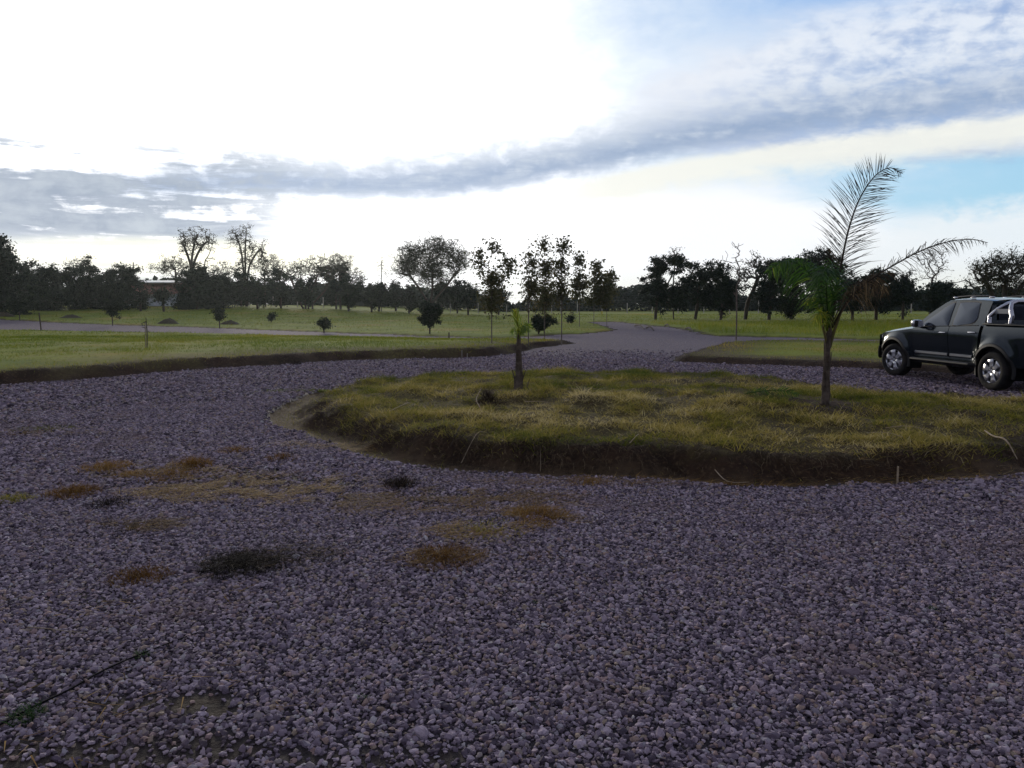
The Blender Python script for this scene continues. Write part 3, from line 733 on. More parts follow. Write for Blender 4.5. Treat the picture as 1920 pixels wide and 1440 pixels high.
stick('stick', 'pale stalk lying in the ditch at the front of the mound', [gz(1340, 895, .03), gz(1365, 891, .04), gz(1405, 894, .03)], .008, 'pale_stick')
stick('stick', 'pale straight stalk lying left of the small palm on the mound', [gz(730, 778, .05, ML), gz(752, 770, .07, ML), gz(766, 762, .06, ML)], .008, 'pale_stick')
stick('stick', 'pale stalk lying right of the crooked branch on the mound', [gz(985, 761, .06, ML), gz(1010, 762, .07, ML), gz(1032, 762, .05, ML)], .009, 'pale_stick')
x0, y0 = gp(1013, 878)
stick('weed_stalk', 'thin upright dry stalk in front of the bank of the mound', [(x0, y0, hz(x0, y0)), (x0 + .003, y0, .1), (x0 - .003, y0, .23)], .004, 'pale_stick', 'stalk')
# twigs leaning on the bank
g = np.random.default_rng(5)
for i, (px, py, lb) in enumerate([(865, 862, 'leaning pale twig on the left part of the mound bank'), (845, 855, 'dark thin twig beside the leaning pale twig on the bank'), (1690, 860, 'pale twig slanting down the bank at right'), (1480, 852, 'thin twig on the bank below the tall palm'),
                               (1180, 868, 'thin brown twig on the middle of the bank')]):
    x0, y0 = gp(px, py)
    x1 = x0 + (.25, .1, -.22, -.12, .16)[i]; y1 = y0 + .35
    stick('twig', lb, [(x0, y0, hz(x0, y0) + .02), ((x0 + x1) / 2 + .03, (y0 + y1) / 2, max(hz((x0 + x1) / 2, (y0 + y1) / 2), .1) + .06), (x1, y1, hz(x1, y1) + .05)], .007, ('pale_stick', 'bark')[i % 2], 'twig', 5, 'twigs on the bank of the mound')
# a heap of cut brush on the mound by the small palm
def brush(name, label, px, py, z0, r, h, n, matn, tm):
    cx, cy = gp(px, py, z0); g2 = np.random.default_rng(px)
    rr = np.abs(g2.normal(0, .45, n)) * r; q = g2.uniform(0, 6.283, n)
    x = rr * np.cos(q); y = rr * np.sin(q)
    P = np.stack([x, y, height(x + cx, y + cy) - hz(cx, cy) + h * .6 * np.exp(-(rr / r) ** 2 * 3) * g2.random(n)], -1)
    V, F, T = blades(P, g2.uniform(.3, 1.1, n) * h, g2.uniform(.002, .005, n), 3, g2.uniform(.6, 2.2, n), g2, np.clip(g2.normal(tm, .2, n), 0, 1))
    o = link(name, np_mesh(name, V, F, False, T), MATS[matn]); o.location = (cx, cy, hz(cx, cy))
    return tag(o, label, 'brush')
brush('brush_pile', 'dark tangle of dead twigs behind the crooked branch', 915, 750, ML, .22, .22, 420, 'dead_stalk', .5)
GM = 'low dark earth heaps in the far left field'
for px, py, w, h, lb in [(318, 604, 1.0, .42, 'dark earth heap in the far field right of the shrub with the low trunk'), (432, 605, .9, .3, 'low dark heap beside the pointed far shrub'), (135, 598, 1.2, .3, 'flat weedy heap between the two left round shrubs'), (8, 597, 1.2, .45, 'dark heap at the left edge of the far field'),
                         (1290, 622, 0, 0, '')]:
    if not w: continue
    cx, cy = gp(px, py); mb = MB(); gg = np.random.default_rng(px)
    def fn(u, v, w=w, h=h, px=px):
        r = v * w * (1 + .2 * math.sin(3 * u + px)); zz = h * (1 - v * v) ** 1.3 * (1 + .15 * math.sin(5 * u + 7 * v)) + .05 * math.sin(u * 9 + v * 21) * (1 - v)
        return (r * math.cos(u), r * math.sin(u) * .7, zz + .05)
    mb.grid(fn, np.linspace(0, 2 * math.pi, 25), np.linspace(0, 1, 10))
    o = mb.build('earth_heap', MATS['heap'] if 'heap' in MATS else mat('heap', (.045, .032, .022), .95, var=(.06, .055, .022), vscale=6, bump=.8), None); o.location = (cx, cy, hz(cx, cy) - .02); tag(o, lb, 'earth heap', GM)
# ------------------------------------------------------------------ trees
def skeleton(base_pts, targets, g, seg=.35, wig=.12):
    """grow branches from the trunk polyline to every target; returns nodes, parents"""
    N = [np.array(p, float) for p in base_pts]; par = [-1] + list(range(len(N) - 1))
    start = max(1, int(len(N) * .45)); ok = [i >= start or len(N) < 3 for i in range(len(N))]
    tgt = sorted(targets, key=lambda p: np.linalg.norm(p - N[-1]))
    arr = np.zeros((60000, 3)); cost = np.zeros(60000); n = len(N); arr[:n] = N
    okm = np.zeros(60000, bool); okm[:n] = ok
    ends = []
    for t in tgt:
        d = np.linalg.norm(arr[:n] - t, axis=1) + np.where(arr[:n, 2] > t[2], 1.2 * (arr[:n, 2] - t[2]), 0) + (~okm[:n]) * 1e3
        j = int(np.argmin(d)); p = arr[j].copy(); L = np.linalg.norm(t - p); k = max(1, int(math.ceil(L / seg)))
        prev = j; side = g.normal(0, 1, 3) * L * wig
        for i in range(1, k + 1):
            u = i / k; q = p + (t - p) * u + side * math.sin(math.pi * u) * .5 + np.array([0, 0, -.10 * L * math.sin(math.pi * u)]) + g.normal(0, .02 * L, 3) * (i < k)
            arr[n] = q; okm[n] = True; par.append(prev); prev = n; n += 1
        ends.append(prev)
    return arr[:n].copy(), np.array(par), np.array(ends)
def skel_mesh(name, N, par, r0, rmin, sides=5, expo=.42):
    n = len(N); cnt = np.zeros(n)
    leafc = np.bincount(par[par >= 0], minlength=n) == 0; cnt[leafc] = 1
    for i in range(n - 1, 0, -1): cnt[par[i]] += cnt[i]
    r = np.maximum(r0 * (cnt / cnt[0]) ** expo, rmin)
    i = np.arange(1, n); A_, B_ = N[par[i]], N[i]; ra = np.minimum(r[par[i]], r[i] * 1.5 + .003); rb = r[i]
    t = B_ - A_; L = np.linalg.norm(t, axis=1, keepdims=True) + 1e-6; t /= L
    ref = np.where(np.abs(t[:, 2:3]) < .9, np.array([[0, 0, 1.]]), np.array([[1., 0, 0]])); u = np.cross(t, ref); u /= np.linalg.norm(u, axis=1, keepdims=True); w = np.cross(u, t)
    V = []
    for P, rr in ((A_, ra), (B_ + t * np.minimum(L * .05, .02), rb)):
        for k in range(sides):
            q = 2 * math.pi * k / sides; V.append(P + (math.cos(q) * u + math.sin(q) * w) * rr[:, None])
    V = np.stack(V, 1).reshape(-1, 3); b = (np.arange(len(i)) * 2 * sides)[:, None]
    F = np.concatenate([b + np.array([[k, (k + 1) % sides, sides + (k + 1) % sides, sides + k]]) for k in range(sides)])
    return np_mesh(name, V, F, True)
def leaf_mesh(name, P, size, g, tint, aspect=.55, droop=.0, up=None):
    """one small folded four-point leaf (or leaf spray) per point"""
    n = len(P); d = g.normal(0, 1, (n, 3)); d[:, 2] = d[:, 2] * .7 - droop; d /= np.linalg.norm(d, axis=1, keepdims=True)
    s = np.cross(d, g.normal(0, 1, (n, 3))); s /= np.linalg.norm(s, axis=1, keepdims=True) + 1e-9
    L = (size * g.lognormal(0, .3, n))[:, None]; W = L * aspect * .5
    V = np.stack([P, P + d * L * .5 + s * W, P + d * L, P + d * L * .45 - s * W], 1).reshape(-1, 3)
    return np_mesh(name, V, np.arange(n * 4).reshape(-1, 4), False, np.repeat(tint, 4))

def tree(name, label, x, y, trunk, ells, nclump, cl_r, nleaf, leaf, r0, lmat='leaf_dark', bmat='bark', group=None, cat='tree', seed=0, forks=1, nt=1, wig=.12,
         rmin=.02, shell=.3, aspect=.6, tsh=0., droop=0., extra=None, expo=.42, z0=None):
    """trunk: list of (x, z) points; ells: (cx, cz, rx, rz[, ry]) crown volumes in metres, all relative to the base"""
    g = np.random.default_rng(seed + int(abs(x) * 13 + y * 7))
    root = empty(name, (x, y, hz(x, y) if z0 is None else z0)); tag(root, label, cat, group)
    vol = np.array([e[2] * e[3] for e in ells]); vol = vol / vol.sum(); C = []
    while len(C) < nclump:
        e = ells[g.choice(len(ells), p=vol)]; ry = e[4] if len(e) > 4 else e[2]
        d = g.normal(0, 1, 3); d /= np.linalg.norm(d); rr = (shell + (1 - shell) * g.random()) ** .7
        C.append(np.array([e[0] + d[0] * rr * e[2], d[1] * rr * ry, e[1] + d[2] * rr * e[3]]))
    C = np.array(C)
    N_all = []; off = 0; pars = []; sizes = []
    split = np.argmin(np.array([[abs(c[0] - t[-1][0]) + g.normal(0, .3) for t in trunk] for c in C]), 1) if forks == 'multi' else np.zeros(len(C), int)
    trunks = trunk if forks == 'multi' else [trunk]
    bark = None; V_parts = []
    ends_all = []
    for k, tr in enumerate(trunks):
        tp = smooth_poly([(q[0], 0 if len(q) < 3 else q[2], q[1] - (.08 if i == 0 else 0)) for i, q in enumerate(tr)], 3, closed=False)
        tg = [c for c, s_ in zip(C, split) if s_ == k] or [np.array(tp[-1]) + [0, 0, .5]]
        sub = list(tg)
        for c in tg:
            for _ in range(nt): sub.append(c + g.normal(0, cl_r * .6, 3))
        N, par, ends = skeleton(tp, sub, g, seg=max(.2, cl_r * .7), wig=wig)
        me = skel_mesh('trunk', N, par, r0 * (1 if len(trunks) == 1 else .75), rmin, 6 if r0 > .1 else 5, expo)
        V_parts.append(me); ends_all.append(N[ends])
    # join the skeletons into the one trunk mesh
    if len(V_parts) > 1:
        vs = []; fs = []; off = 0
        for me in V_parts:
            a = np.zeros(len(me.vertices) * 3, np.float32); me.vertices.foreach_get('co', a); vs.append(a.reshape(-1, 3))
            f = np.zeros(len(me.loops), np.int32); me.loops.foreach_get('vertex_index', f); fs.append(f.reshape(-1, 4) + off); off += len(me.vertices)
            bpy.data.meshes.remove(me)
        me = np_mesh('trunk', np.concatenate(vs), np.concatenate(fs), True)
    link('trunk', me, MATS[bmat], root)
    if nleaf:
        E = np.concatenate(ends_all); k = g.integers(0, len(E), nleaf)
        amp = np.minimum(np.abs(g.normal(0, .75, nleaf)), g.uniform(.9, 1.35, nleaf))[:, None]; dd = g.normal(0, 1, (nleaf, 3)); dd /= np.linalg.norm(dd, axis=1, keepdims=True)
        P = E[k] + dd * amp * cl_r * np.array([1.1, 1.1, .75]); P = P[P[:, 2] > .05]
        ct = g.normal(0, .16, len(E))[k[:len(P)]]
        tint = np.clip(.45 + tsh + ct + g.normal(0, .15, len(P)), 0, 1)
        link('crown', leaf_mesh('crown', P, leaf, g, tint, aspect, droop), MATS[lmat], root)
    return root

M = lambda px, d: px * d / FPX                    # photo pixels at distance d -> metres
def T(px, ybase, d, boxes, name='dark_tree', label='', trunk=None, group=None, **kw):
    """boxes: crown boxes (x0, ytop, x1, ybottom) as they measure in the photograph, turned into metres at distance d"""
    X0 = (px - 960) / FPX * d; zb = hz(X0, d)
    fz = lambda yy: CAMH - (yy - HORIZ) / FPX * d - zb
    ells = []
    for (a, t, b, bo) in boxes:
        ells.append((((a + b) / 2 - px) * d / FPX, (fz(t) + fz(bo)) / 2, (b - a) / 2 * d / FPX, (fz(t) - fz(bo)) / 2, kw.get('ry', 1.) * min((b - a) / 2 * d / FPX, 4.5)))
    kw.pop('ry', None)
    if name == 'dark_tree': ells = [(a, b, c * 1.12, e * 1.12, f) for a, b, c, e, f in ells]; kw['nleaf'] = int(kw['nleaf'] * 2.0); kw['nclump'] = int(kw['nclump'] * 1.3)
    if trunk is None: trunk = [(px, None), (px, boxes[0][3] - (boxes[0][3] - boxes[0][1]) * .35)]
    conv = lambda tr: [((q[0] - px) * d / FPX, 0 if q[1] is None else fz(q[1])) for q in tr]
    trunk = [conv(t) for t in trunk] if kw.get('forks') == 'multi' else conv(trunk)
    return tree(name, label, X0, d, trunk, ells, group=group, **kw)

# --- right-hand row, about 78 m away
GR = 'dark trees in the row behind the right field'
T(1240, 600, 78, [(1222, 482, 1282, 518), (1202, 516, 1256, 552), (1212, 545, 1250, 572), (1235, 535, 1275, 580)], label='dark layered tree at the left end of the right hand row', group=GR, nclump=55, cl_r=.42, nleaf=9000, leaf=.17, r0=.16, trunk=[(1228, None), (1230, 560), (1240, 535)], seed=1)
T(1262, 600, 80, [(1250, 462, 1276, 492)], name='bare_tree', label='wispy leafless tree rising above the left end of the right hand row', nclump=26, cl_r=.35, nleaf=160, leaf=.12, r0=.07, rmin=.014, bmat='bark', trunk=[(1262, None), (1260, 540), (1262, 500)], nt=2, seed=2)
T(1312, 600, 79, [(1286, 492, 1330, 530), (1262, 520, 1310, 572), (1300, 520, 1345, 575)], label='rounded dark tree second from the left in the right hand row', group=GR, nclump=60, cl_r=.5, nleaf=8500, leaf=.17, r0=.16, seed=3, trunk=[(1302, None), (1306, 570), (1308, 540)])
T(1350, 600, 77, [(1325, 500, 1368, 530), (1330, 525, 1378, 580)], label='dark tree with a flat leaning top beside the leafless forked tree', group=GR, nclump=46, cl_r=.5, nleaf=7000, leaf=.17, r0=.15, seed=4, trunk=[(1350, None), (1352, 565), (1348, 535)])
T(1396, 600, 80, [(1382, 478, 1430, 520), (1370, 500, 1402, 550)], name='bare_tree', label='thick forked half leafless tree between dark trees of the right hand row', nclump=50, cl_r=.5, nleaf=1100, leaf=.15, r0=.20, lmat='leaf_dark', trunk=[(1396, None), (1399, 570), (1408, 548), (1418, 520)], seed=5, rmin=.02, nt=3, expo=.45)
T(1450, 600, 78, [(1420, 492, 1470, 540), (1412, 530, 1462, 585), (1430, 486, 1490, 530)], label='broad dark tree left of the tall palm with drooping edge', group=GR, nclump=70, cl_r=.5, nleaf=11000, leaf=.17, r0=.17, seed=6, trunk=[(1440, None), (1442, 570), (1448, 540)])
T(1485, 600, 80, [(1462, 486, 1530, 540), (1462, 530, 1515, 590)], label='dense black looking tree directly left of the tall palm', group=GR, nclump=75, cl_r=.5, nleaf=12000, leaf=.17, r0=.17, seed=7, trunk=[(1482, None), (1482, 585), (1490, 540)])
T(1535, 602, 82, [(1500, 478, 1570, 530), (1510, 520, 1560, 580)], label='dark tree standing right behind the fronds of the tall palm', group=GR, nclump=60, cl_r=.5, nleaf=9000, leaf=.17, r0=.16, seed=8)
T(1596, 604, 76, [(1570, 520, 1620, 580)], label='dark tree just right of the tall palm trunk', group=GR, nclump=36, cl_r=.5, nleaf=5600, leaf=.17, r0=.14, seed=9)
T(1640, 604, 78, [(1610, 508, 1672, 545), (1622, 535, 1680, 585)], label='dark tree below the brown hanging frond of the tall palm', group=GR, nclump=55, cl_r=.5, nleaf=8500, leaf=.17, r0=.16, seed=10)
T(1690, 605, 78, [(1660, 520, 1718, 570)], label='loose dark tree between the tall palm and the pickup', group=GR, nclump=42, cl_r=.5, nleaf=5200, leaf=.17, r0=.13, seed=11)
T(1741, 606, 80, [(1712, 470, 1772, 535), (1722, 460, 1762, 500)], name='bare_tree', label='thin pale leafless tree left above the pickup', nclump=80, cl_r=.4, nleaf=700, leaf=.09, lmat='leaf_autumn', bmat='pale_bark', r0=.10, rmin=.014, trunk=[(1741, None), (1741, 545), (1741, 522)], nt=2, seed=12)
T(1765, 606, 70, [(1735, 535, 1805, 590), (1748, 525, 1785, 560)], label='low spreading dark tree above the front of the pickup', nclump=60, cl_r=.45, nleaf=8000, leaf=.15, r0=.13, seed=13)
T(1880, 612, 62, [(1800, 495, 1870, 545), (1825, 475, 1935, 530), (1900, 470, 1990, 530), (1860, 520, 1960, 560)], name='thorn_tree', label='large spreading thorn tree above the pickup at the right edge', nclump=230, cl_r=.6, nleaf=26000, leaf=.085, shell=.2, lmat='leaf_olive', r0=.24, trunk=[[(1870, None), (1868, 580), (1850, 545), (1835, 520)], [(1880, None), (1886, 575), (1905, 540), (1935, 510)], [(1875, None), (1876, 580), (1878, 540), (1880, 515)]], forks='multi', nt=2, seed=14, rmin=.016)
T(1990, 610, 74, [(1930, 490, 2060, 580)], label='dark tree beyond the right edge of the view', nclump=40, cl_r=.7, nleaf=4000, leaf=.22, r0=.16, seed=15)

# --- big spreading tree left of centre
T(805, 596, 108, [(740, 452, 815, 500), (790, 444, 862, 490), (732, 480, 790, 520), (835, 465, 886, 510), (755, 470, 860, 545)], name='thorn_tree', label='largest round crowned thorn tree left of centre on the horizon', nclump=420, cl_r=.85, nleaf=48000, leaf=.12, shell=.1, lmat='leaf_olive', r0=.22, rmin=.022, trunk=[[(802, None), (804, 570), (790, 545), (768, 515)], [(806, None), (808, 570), (812, 540), (812, 500)], [(808, None), (812, 568), (835, 540), (858, 510)]], forks='multi', nt=2, seed=20)
GS = 'small dark trees in the row along the far fence'
for i, (px, t, w, b, lb) in enumerate([(698, 538, 15, 588, 'small dark tree at the left end of the row under the big thorn tree'), (712, 530, 15, 590, 'narrow dark tree behind the left end of the small tree row'), (743, 532, 13, 592, 'narrow dark tree left of the big thorn tree trunk'), (768, 540, 14, 592, 'second narrow dark tree left of the big thorn tree trunk'),
        (829, 532, 15, 588, 'small dark tree right of the big thorn tree trunk'), (858, 526, 18, 590, 'taller small dark tree under the right edge of the big thorn crown'), (878, 536, 16, 588, 'small dark tree farthest right under the big thorn crown'),
        (935, 540, 18, 592, 'small dark tree behind the first sapling'), (455, 505, 28, 588, 'dense blackish tree below the tall wispy tree'), (485, 520, 22, 590, 'dark tree with one straight trunk right of the tall wispy tree'), (529, 510, 24, 590, 'dark tree on a thick trunk in the left group'),
        (632, 498, 34, 590, 'broad dark tree in the middle of the left group'), (655, 520, 28, 592, 'dark tree at the right end of the left group'), (575, 520, 20, 590, 'small dark tree inside the lacy many stemmed tree')]):
    T(px, b, 115 + i % 3 * 5, [(px - w, t, px + w, t + (b - t) * .62), (px - w * .7, t + (b - t) * .3, px + w * .7, b - 16)], label=lb, group=GS, nclump=30, cl_r=.6, nleaf=int(150 * w + 1500), leaf=.22, r0=.16, seed=30 + i)
T(716, 590, 122, [(705, 480, 730, 560), (712, 465, 722, 520)], name='bare_tree', label='thin pale leafless tree left of the big thorn tree', nclump=50, cl_r=.5, nleaf=260, leaf=.12, lmat='leaf_autumn', bmat='pale_bark', r0=.08, rmin=.018, trunk=[(716, None), (717, 540), (718, 490)], nt=2, seed=50)
# --- left group
GL = 'lacy olive trees of the left group'
T(580, 590, 120, [(520, 492, 580, 530), (560, 480, 640, 528), (600, 500, 640, 550)], name='lacy_tree', label='many stemmed lacy olive tree in the left group', group=GL, nclump=200, cl_r=.55, nleaf=9000, leaf=.13, lmat='leaf_olive', r0=.2, trunk=[[(572, None), (566, 570), (555, 540), (548, 520)], [(580, None), (582, 565), (592, 535), (600, 515)], [(588, None), (590, 568), (612, 545), (625, 520)]], forks='multi', nt=2, seed=51)
T(640, 590, 124, [(618, 472, 668, 520), (650, 500, 690, 545)], name='lacy_tree', label='lacy olive tree at the right end of the left group', group=GL, nclump=140, cl_r=.55, nleaf=6500, leaf=.13, lmat='leaf_olive', r0=.18, nt=2, seed=52)
T(370, 590, 122, [(338, 432, 365, 472), (355, 425, 395, 465), (392, 440, 412, 470), (345, 445, 392, 480)], name='bare_tree', label='tall forked tree with bare limbs, left of the tall wispy tree', nclump=130, cl_r=.5, nleaf=2200, leaf=.15, lmat='leaf_olive', r0=.24, rmin=.02, expo=.44, trunk=[[(368, None), (366, 530), (364, 500), (358, 478), (350, 455)], [(366, None), (366, 520), (370, 495), (382, 470), (396, 455)], [(367, None), (368, 520), (366, 490), (372, 460), (374, 440)]], forks='multi', nt=2, seed=53)
T(392, 590, 121, [(385, 440, 414, 500)], name='bare_tree', label='slender crooked leafless stem beside the tall forked tree', nclump=8, cl_r=.4, nleaf=60, leaf=.12, r0=.09, rmin=.03, trunk=[(389, None), (389, 500), (398, 480), (408, 455)], nt=1, seed=54)
T(467, 590, 126, [(452, 415, 484, 500), (428, 425, 460, 465), (470, 450, 508, 500), (445, 480, 495, 520)], name='wispy_tree', label='tallest wispy half leafless tree of the left group', nclump=240, cl_r=.6, nleaf=3600, leaf=.15, lmat='leaf_olive', r0=.20, rmin=.018, trunk=[[(464, None), (462, 520), (458, 470), (448, 440)], [(466, None), (465, 520), (466, 470), (470, 430)], [(466, None), (470, 510), (484, 480), (498, 465)]], forks='multi', nt=2, seed=55)
T(335, 590, 128, [(284, 488, 330, 515), (310, 478, 372, 520)], name='lacy_tree', label='low lacy olive tree behind the white walled house', group=GL, nclump=120, cl_r=.55, nleaf=4500, leaf=.13, lmat='leaf_olive', r0=.16, nt=2, seed=56)
T(412, 590, 124, [(400, 490, 445, 530)], name='lacy_tree', label='small lacy olive tree between the forked and the wispy tree', group=GL, nclump=70, cl_r=.5, nleaf=2600, leaf=.13, lmat='leaf_olive', r0=.12, nt=2, seed=57)
T(500, 590, 126, [(488, 476, 535, 525)], name='lacy_tree', label='lacy olive tree just right of the tall wispy tree', group=GL, nclump=90, cl_r=.5, nleaf=3800, leaf=.13, lmat='leaf_olive', r0=.14, nt=2, seed=58)
GD = 'dense dark trees around the house at far left'
for i, (px, d, bx, lb, n) in enumerate([(372, 112, [(338, 505, 410, 560), (345, 545, 400, 588), (356, 500, 392, 530)], 'dense dark tree hiding the right end of the house', 12000), (410, 116, [(392, 520, 440, 585)], 'dark tree between the house and the tall wispy tree', 6000),
        (350, 110, [(336, 556, 352, 592)], 'small dark tree at the right corner of the white wall', 1500), (310, 104, [(297, 548, 318, 562)], 'small flat topped tree standing in front of the white wall', 900), (267, 106, [(262, 545, 275, 570)], 'thin small tree at the left end of the white wall', 500),
        (232, 110, [(195, 500, 262, 560), (205, 540, 272, 585)], 'rounded dark tree left of the house', 12000), (152, 112, [(125, 492, 188, 560), (130, 540, 200, 590)], 'rounded dark tree with twiggy top, second left of the house', 13000), (97, 108, [(82, 500, 115, 560), (75, 540, 130, 592)], 'dark conical tree third left of the house', 9000),
        (60, 112, [(40, 505, 90, 590)], 'low dark tree beside the large dark tree at the left edge', 7000), (175, 116, [(150, 530, 215, 588)], 'low dark tree filling the gap between the two rounded trees', 7000)]):
    T(px, 590, d, bx, label=lb, group=GD, nclump=70 if n > 5000 else 20, cl_r=.7, nleaf=n, leaf=.23, r0=.16, seed=70 + i)
T(-20, 592, 95, [(-70, 450, 30, 540), (-60, 436, 18, 500), (-10, 480, 62, 560), (-80, 530, 60, 592)], label='large dark tree at the left edge of the view', nclump=150, cl_r=.8, nleaf=30000, leaf=.24, r0=.3, seed=85)
T(158, 590, 118, [(130, 484, 180, 505)], name='bare_tree', label='twiggy leafless top behind the rounded tree at far left', nclump=40, cl_r=.4, nleaf=240, leaf=.14, r0=.08, rmin=.022, nt=2, seed=86)

# --- shrubs in the far left field
GB = 'shrubs and small trees in the far left field'
for px, yb, bx, lb, n, nm in [(40, 598, [(18, 545, 62, 582), (24, 565, 56, 592)], 'round headed small tree on a short trunk, nearest the left edge', 4200, 'small_tree'), (213, 603, [(196, 557, 231, 585), (204, 575, 226, 597)], 'round shrub tapering to a stem, left of the house', 3000, 'shrub'),
        (413, 607, [(406, 572, 420, 605)], 'narrow upright shrub in the field below the tall wispy tree', 1100, 'shrub'), (608, 614, [(599, 599, 620, 613)], 'small round bush beside the far side road', 900, 'bush'), (806, 618, [(788, 563, 826, 595), (792, 580, 822, 612)], 'large dark cone shaped shrub below the big thorn tree', 6500, 'shrub'),
        (1010, 623, [(999, 590, 1022, 620), (1015, 592, 1040, 612)], 'dark bushy shrub among the saplings', 2800, 'shrub'), (1070, 606, [(1064, 590, 1076, 604)], 'small dark shrub behind the saplings', 500, 'bush'), (510, 600, [(504, 588, 518, 600)], 'tiny bush in the far left field', 400, 'bush')]:
    d = CAMH * FPX / (yb - HORIZ) * .95
    T(px, yb, d, bx, name=nm, label=lb, group=GB, cat='shrub' if nm != 'small_tree' else 'tree', nclump=40, cl_r=.20 * max(1, d / 60), nleaf=int(n * 1.6), leaf=.10 * max(1, d / 60), r0=.05, seed=int(px), rmin=.01)

# --- leafy saplings at the fork
GP_ = 'slim saplings with large loose leaves at the road fork'
def sapling(px, yb, bx, label, n, seed, lean=0, **kw):
    d = CAMH * FPX / (yb - HORIZ) * .93
    top = min(b[1] for b in bx)
    return T(px, yb, d, bx, name='sapling', label=label, group=GP_, trunk=[(px, None), (px + lean * .5, (yb + top) / 2 + 30), (px + lean, top + (yb - top) * .30)], nclump=int(kw.pop('nclump', 60) * 2.2), shell=.0, cl_r=kw.pop('cl_r', .26), nleaf=int(n * 1.35), leaf=kw.pop('leaf', .085), aspect=.75, lmat='leaf_autumn', bmat='pale_bark', r0=.022, rmin=.004, seed=seed, tsh=-.05, droop=.5, expo=.36, **kw)
sapling(922, 647, [(915, 450, 938, 480), (893, 468, 912, 520), (940, 475, 968, 525), (895, 500, 955, 550), (900, 540, 948, 592)], 'sapling farthest left at the fork with a wide forked crown', 2300, 1, nclump=80)
sapling(991, 645, [(985, 465, 1006, 520), (980, 500, 1010, 590)], 'narrow sapling second from the left at the fork', 1100, 2)
sapling(1021, 637, [(1012, 442, 1030, 480), (1010, 475, 1040, 530), (1005, 520, 1040, 595)], 'tallest sapling in the middle of the fork group', 2100, 3, nclump=80)
sapling(1053, 641, [(1044, 447, 1068, 480), (1040, 480, 1062, 520), (1036, 505, 1066, 585)], 'sapling right of the tallest one with a leafy drooping tip', 1500, 4)
sapling(1086, 612, [(1074, 472, 1096, 510), (1070, 500, 1102, 575)], 'sapling left of the rightmost bushy one', 1100, 5, cl_r=.3, leaf=.15)
sapling(1113, 610, [(1110, 489, 1128, 520), (1096, 508, 1152, 580)], 'bushy sapling at the right end of the fork group', 2600, 6, nclump=60, cl_r=.35, leaf=.15)
sapling(1137, 608, [(1132, 500, 1150, 540), (1130, 520, 1154, 565)], 'thin sapling behind the right edge of the fork group', 900, 7, cl_r=.3, leaf=.15)
T(1380, 643, 33, [(1352, 455, 1400, 500), (1366, 490, 1392, 560)], name='bare_sapling', label='slender leafless sapling at the corner of the right verge', cat='tree', nclump=16, cl_r=.2, nleaf=30, leaf=.05, bmat='pale_bark', r0=.032, rmin=.004, trunk=[(1380, None), (1380, 600), (1378, 540)], nt=2, seed=90, wig=.06)
T(275, 667, 24.5, [(268, 600, 280, 615)], name='bare_sapling', label='thin leafless sapling tied to a short cane on the left verge', cat='tree', nclump=5, cl_r=.06, nleaf=16, leaf=.05, r0=.016, rmin=.004, trunk=[(275, None), (277, 625), (276, 595)], nt=1, seed=91)

# --- far woods on the horizon: a low uneven mass
g = np.random.default_rng(77); n = 170000
xx = g.uniform(-210, 210, n); dd = g.uniform(168, 200, n)
top = 3.4 + 1.8 * vn(xx, dd * 0, 14.) + 1.0 * vn(xx, dd * 0, 4.) + .6 * vn(xx, dd * 0, 1.5) + 1.0 * sst(np.abs(xx + 60), 60, 0)
zz = top * np.sqrt(g.random(n)) + g.normal(0, .15, n); k = zz > 0
P = np.stack([xx, dd, zz + 1.4 * sst(-xx, -8, 48)], -1)[k]
tag(link('far_woods', leaf_mesh('far_woods', P, .75, g, np.clip(g.normal(.4, .2, len(P)), 0, 1), .8), MATS['leaf_dark']), 'low dark line of far woods on the horizon', 'woods', kind='stuff')
